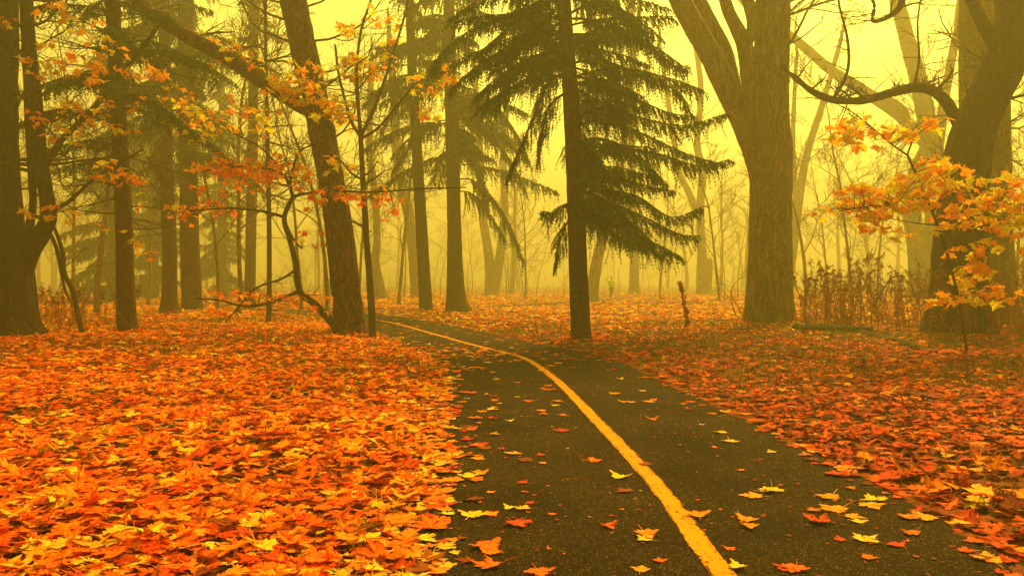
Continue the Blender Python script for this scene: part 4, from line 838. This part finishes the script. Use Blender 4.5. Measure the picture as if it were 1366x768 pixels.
for n_, (x0, x1), (b0, b1), lab, grp, sc in ((130, (1062, 1262), (430, 450), 'dry brown weed stalk with feathery head between olive maple and dark maple', 'dry weeds between the right maples', 1.65), (95, (1235, 1400), (438, 466), 'dry reddish weed stalk standing around the foot of the dark bent maple', 'dry weeds round the bent maple', 1.45), (58, (30, 175), (437, 456), 'dark red weed stalk growing between edge maple and mottled conifer', 'red weeds between the left trunks', 1.1), (12, (465, 498), (440, 449), 'short red weed stalk between leaning trunk and slim sapling', 'weeds at the leaning trunk', .55)):
    for i in range(n_):
        px, py = R4.uniform(x0, x1), R4.uniform(b0, b1); x, y = gp(px, py)
        o = inst('dry_weed', WM[R4.integers(9)], None, (x, y, gz1(x, y)), (R4.normal(0, .1), R4.normal(0, .1), R4.uniform(0, 6.28)), sc * R4.uniform(.6, 1.15))
        tag(o, lab, 'weed', grp)
# undergrowth far away
def under():
    m = MB(); R = np.random.default_rng(8)
    for i in range(430):
        y = R.uniform(66, 105); x = R.uniform(-.4, .68) * y
        if float(edge_dist(np.array([x]), np.array([y]))[0][0]) < 1.2: continue
        p = np.array([x, y, gz1(x, y) - .05]); grow(m, p, (R.normal(0, .25), R.normal(0, .25), 1), R.uniform(.8, 2.6), .016, 1, R, .15, .05, (4,), (.4, .8), None, .010)
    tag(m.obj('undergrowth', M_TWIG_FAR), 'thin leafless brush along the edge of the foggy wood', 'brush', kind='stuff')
under()

# dead curled stalk standing alone
x, y = gp(908, 449); b = np.array([x, y, gz1(x, y)]); root = thing('withered_plant', b, 'lone withered plant with curled brown leaves left of great maple', 'plant')
m = MB(); C = catmull([Pt(906, 452, y), Pt(911, 440, y), Pt(917, 428, y), Pt(914, 412, y), Pt(911, 400, y), Pt(909, 384, y), Pt(907, 378, y)], 5); tube(m, C, np.linspace(.02, .01, len(C)), 5); m.obj('stem', M_TWIG, root, b)
LB = leaf_meshes(M_LEAF_G, 1.1, False, R4, 4, True, ['brown', 'orange'])
for i in range(90):
    p = C[R4.integers(9, len(C))] - b + R4.normal(0, .02, 3); inst('leaf', LB[['brown', 'brown', 'orange'][i % 3]][R4.integers(4)], root, tuple(p), tuple(R4.uniform(0, 6.28, 3)), R4.uniform(.06, .11))

# ------------------------------------------------------------------ log, sticks
def stick(name, label, cat, px, mat, w, rough=.08, lift=.05, n=10, twigs=0):
    P = []
    for q in px: x, y = gp(q[0], q[1]); P.append([x, y, gz1(x, y) + lift + (q[2] if len(q) > 2 else 0)])
    P = catmull(P, 5); m = MB(); tube(m, P, np.linspace(w, w * .7, len(P)), n, rough, seed=int(px[0][0]))
    v0 = m.n; m.add(np.vstack([P[0] - (P[1] - P[0]) * .02]), None, None); m.add(np.zeros((0, 3)))
    ring = np.arange(n); m.t.append(np.stack([(ring + 1) % n, ring, np.full(n, v0)], -1).astype(np.int32))
    for i in range(twigs): j = R4.integers(2, len(P) - 1); grow(m, P[j], (R4.normal(), R4.normal(), .7), .5, w * .4, 1, R4, .2, 0)
    return tag(m.obj(name, mat, None, P[0]), label, cat)
M_LOG = bark_mat('bark_log', (.03, .016, .007), (.14, .075, .03), moss=(.09, .10, .02), zs=1, scale=12, bump=.7)
stick('fallen_log', 'short mossy fallen log lying level at the foot of the dry weeds', 'log', [(1060, 447), (1085, 448.5), (1110, 448), (1140, 450), (1162, 449.5)], M_LOG, .13, .28, .07, 18)
stick('fallen_log', 'thin dark fallen limb slanting from the mossy log toward the reeds', 'log', [(1150, 451), (1180, 459), (1205, 466), (1240, 474)], M_LOG, .08, .28, .04, 14)
stick('stick', 'dark broken stick lying on the reddish leaf bank', 'stick', [(1235, 528), (1262, 533), (1290, 546), (1312, 559)], M_TWIG, .016, .1, .06, 6, 1)
stick('stick', 'thin fallen stick on leaves left of great maple base', 'stick', [(972, 446), (990, 445), (1014, 446)], M_TWIG, .02, .1, .07, 6, 1)
stick('bent_branch', 'bare arching branch rising out of the dry weeds', 'branch', [(1165, 442, .55), (1180, 442, 1.1), (1195, 442, 1.38), (1212, 442, 1.2), (1224, 443, .7), (1232, 444, 0)], M_TWIG, .02, .05, .0, 6, 5)
stick('twig', 'thin curved twig arching over leaves right of the spruce', 'stick', [(845, 408.5, .05), (862, 410, .35), (872, 420, .4), (880, 436, .12), (886, 446, -.02)], M_TWIG, .012, .05, .02, 5, 0)

# shoots by the great maple
for lab, pts in (('wiry bare shoot curving up left of great maple', [(984, 425), (978, 410), (975, 395), (979, 380), (990, 368), (996, 358)]), ('short wiry shoot leaning into great maple base', [(993, 427), (985, 410), (978, 398), (975, 388)])):
    m = MB(); Y = 29.5; q = [Pt(*p, Y) for p in pts]; q[0][2] = gz1(*q[0][:2]) - .05; C = catmull(q, 5); tube(m, C, np.linspace(.02, .008, len(C)), 5)
    for j in (8, 14, 18): grow(m, C[min(j, len(C) - 2)], (R4.normal(), .1, .6), .8, .009, 1, R4, .15, .05)
    tag(m.obj('bare_shoot', M_TWIG, None, q[0]), lab, 'shoot')

# ------------------------------------------------------------------ small built things in the fog
def box(m, c, s):
    c = np.array(c, float); h = np.array(s, float) / 2; b = min(h) * 0.18; V = []
    for z, k in ((-1, 1), (-1 + 2 * b / h[2] * .5, 0), (1 - 2 * b / h[2] * .5, 0), (1, 1)):
        for sx, sy in ((-1, -1), (1, -1), (1, 1), (-1, 1)): V.append(c + np.array([sx * (h[0] - b * k), sy * (h[1] - b * k), z * h[2]]))
    f = [(3, 2, 1, 0), (12, 13, 14, 15)]
    for l in range(3):
        for j in range(4): f.append((l * 4 + j, l * 4 + (j + 1) % 4, l * 4 + 4 + (j + 1) % 4, l * 4 + 4 + j))
    m.add(V, f)
M_WOOD = plain_mat('grey_wood', (.10, .075, .05), (.18, .14, .095), 14); M_PALE = plain_mat('pale_wood', (.45, .40, .32), (.6, .55, .45), 10); M_RED = plain_mat('red_paint', (.45, .05, .02), (.55, .08, .03), 6, .5)
x, y = gp(443, 410); b = np.array([x, y, gz1(x, y)]); root = thing('slatted_board', b, 'narrow grey slatted wooden board on two posts behind leaning trunk', 'board')
for dx in (-.24, .24): m = MB(); box(m, b + [dx, 0, .72], (.08, .08, 1.5)); m.obj('post', M_WOOD, root, b, False)
sm = MB(); box(sm, (0, 0, 0), (.40, .03, .085)); sme = sm.mesh('slat', M_WOOD, False)
for i in range(9): inst('slat', sme, root, (0, 0, .32 + i * .125))
y = 62.0; x = (73 - CXP) * y / F; b = np.array([x, y, gz1(x, y)]); root = thing('picket_fence', b, 'short pale picket fence panel far behind the red weeds', 'fence')
for z in (.35, .8): m = MB(); box(m, b + [0, .04, z], (1.1, .04, .07)); m.obj('rail', M_PALE, root, b, False)
sm = MB(); box(sm, (0, 0, .5), (.06, .03, 1.05)); sme = sm.mesh('picket', M_PALE, False)
for i in range(7): inst('picket', sme, root, (-.48 + i * .16, 0, R4.uniform(-.05, .02)))
y = 52.0; x = (51 - CXP) * y / F; b = np.array([x, y, gz1(x, y)]); root = thing('utility_box', b, 'low red metal box on the ground right of the massive edge maple', 'box')
m = MB(); box(m, b + [0, 0, .2], (.62, .4, .44)); m.obj('cabinet', M_RED, root, b, False)
m = MB(); box(m, b + [0, 0, .45], (.68, .46, .06)); m.obj('lid', M_RED, root, b, False)
x, y = (825.5 - CXP) * 64.5 / F, 64.5; b = np.array([x, y, gz1(x, y)]); root = thing('thin_pole', b, 'thin grey metal pole right beside the jogging person', 'pole')
m = MB(); tube(m, [b - [0, 0, .2], b + [0, 0, 1.2], b + [0, 0, 2.3]], [.025, .025, .022], 8); m.obj('shaft', M_WOOD, root, b)
m = MB(); tube(m, [b + [0, 0, 2.3], b + [0, 0, 2.34], b + [0, 0, 2.37]], [.035, .035, .012], 8); m.obj('cap', M_WOOD, root, b)

# ------------------------------------------------------------------ jogging person
def skin(name, V, E, rad, mat, parent, sub=2):
    me = bpy.data.meshes.new(name); me.from_pydata([tuple(v) for v in V], E, []); o = bpy.data.objects.new(name, me); COL.objects.link(o); o.parent = parent
    sk = o.modifiers.new('skin', 'SKIN'); sk.use_smooth_shade = True
    for i, r_ in enumerate(rad):
        s_ = me.skin_vertices[0].data[i]; s_.radius = r_ if isinstance(r_, tuple) else (r_, r_); s_.use_root = (i == 0)
    sd_ = o.modifiers.new('sub', 'SUBSURF'); sd_.levels = sub; sd_.render_levels = sub
    me.materials.append(mat); return o
y = 63.0; x = (815.5 - CXP) * y / F; b = np.array([x, y, gz1(x, y) + .01])
pr = thing('person', b, 'person jogging toward us in neon yellow jacket and dark tights', 'person')
M_SKIN = plain_mat('skin', (.45, .26, .17), (.52, .31, .21), 8, .6); M_NEON = plain_mat('neon_fabric', (.80, .98, .01), (.88, 1.0, .02), 9, .7); M_TIGHT = plain_mat('dark_fabric', (.05, .035, .03), (.08, .06, .05), 9, .8); M_HAIR = plain_mat('hair', (.30, .22, .12), (.42, .32, .2), 30, .7)
# faces the camera (-Y); right leg planted, left leg swung back
body_v = [(0, 0, .94), (0, -.01, 1.12), (0, -.02, 1.32), (0, -.03, 1.46), (0, -.045, 1.53), (0, -.06, 1.60), (0, -.06, 1.69), (0, -.055, 1.75),
          (-.17, -.02, 1.42), (-.27, .05, 1.20), (-.19, -.14, 1.11), (-.13, -.20, 1.14), (.17, -.02, 1.42), (.27, .06, 1.20), (.20, -.12, 1.10), (.13, -.18, 1.12),
          (-.09, 0, .88), (-.08, -.10, .50), (-.07, .02, .09), (-.07, -.12, .04), (.09, 0, .88), (.09, -.02, .52), (.07, .34, .40), (.07, .38, .30)]
body_e = [(0, 1), (1, 2), (2, 3), (3, 4), (4, 5), (5, 6), (6, 7), (3, 8), (8, 9), (9, 10), (10, 11), (3, 12), (12, 13), (13, 14), (14, 15), (0, 16), (16, 17), (17, 18), (18, 19), (0, 20), (20, 21), (21, 22), (22, 23)]
body_r = [(.14, .10), (.12, .085), (.14, .095), (.10, .08), .05, .075, .088, .06, .058, .045, .037, .035, .058, .045, .037, .035, .088, .058, .038, .032, .088, .058, .038, .032]
skin('body', body_v, body_e, body_r, M_SKIN, pr)
skin('jacket', [body_v[i] for i in (0, 1, 2, 3, 4, 8, 9, 10, 12, 13, 14)], [(0, 1), (1, 2), (2, 3), (3, 4), (3, 5), (5, 6), (6, 7), (3, 8), (8, 9), (9, 10)], [(.185, .14), (.17, .125), (.19, .135), (.14, .11), .07, .09, .075, .06, .09, .075, .06], M_NEON, pr)
skin('tights', [body_v[i] for i in (0, 16, 17, 18, 20, 21, 22)], [(0, 1), (1, 2), (2, 3), (0, 4), (4, 5), (5, 6)], [(.155, .115), .10, .068, .047, .10, .068, .047], M_TIGHT, pr)
skin('shoe', [(-.07, .05, .06), (-.07, -.06, .05), (-.07, -.16, .04)], [(0, 1), (1, 2)], [.05, .05, .04], M_NEON, pr); skin('shoe', [(.07, .36, .38), (.07, .42, .30), (.07, .45, .21)], [(0, 1), (1, 2)], [.05, .05, .04], M_NEON, pr)
skin('hair', [(0, -.02, 1.70), (0, -.03, 1.76), (0, -.06, 1.79)], [(0, 1), (1, 2)], [.085, .085, .06], M_HAIR, pr)
fm = MB()
for c, r_ in (((-.033, -.147, 1.665), .012), ((.033, -.147, 1.665), .012)): tube(fm, [np.array(c) + [0, .01, 0], np.array(c) + [0, -.004, 0], np.array(c) + [0, -.008, 0]], [r_, r_, r_ * .5], 6)
fm.obj('eyes', M_TIGHT, pr); fm = MB(); tube(fm, [(0, -.14, 1.66), (0, -.165, 1.63), (0, -.15, 1.618)], [.008, .015, .012], 6); fm.obj('nose', M_SKIN, pr)
fm = MB(); tube(fm, [(-.03, -.138, 1.585), (0, -.148, 1.582), (.03, -.138, 1.585)], [.005, .009, .005], 6); fm.obj('mouth', M_RED, pr)

# ------------------------------------------------------------------ haze: closed box round everything
hm = MB(); box(hm, (0, 106, 18.0), (560, 490, 40.0)); hz = hm.obj('haze', None, None, (0, 0, 0), False)
hmat = bpy.data.materials.new('haze_air'); hmat.use_nodes = True; hn, hl = hmat.node_tree.nodes, hmat.node_tree.links
hn.remove(hn['Principled BSDF']); pv = hn.new('ShaderNodeVolumePrincipled'); pv.inputs['Color'].default_value = (0.55, 0.545, 0.31, 1)
pv.inputs['Density'].default_value = HAZE_DENSITY; pv.inputs['Anisotropy'].default_value = 0.40
hl.new(pv.outputs[0], hn['Material Output'].inputs['Volume']); hz.data.materials.append(hmat)
tag(hz, 'pale yellow autumn fog filling the wood', 'fog', kind='stuff')
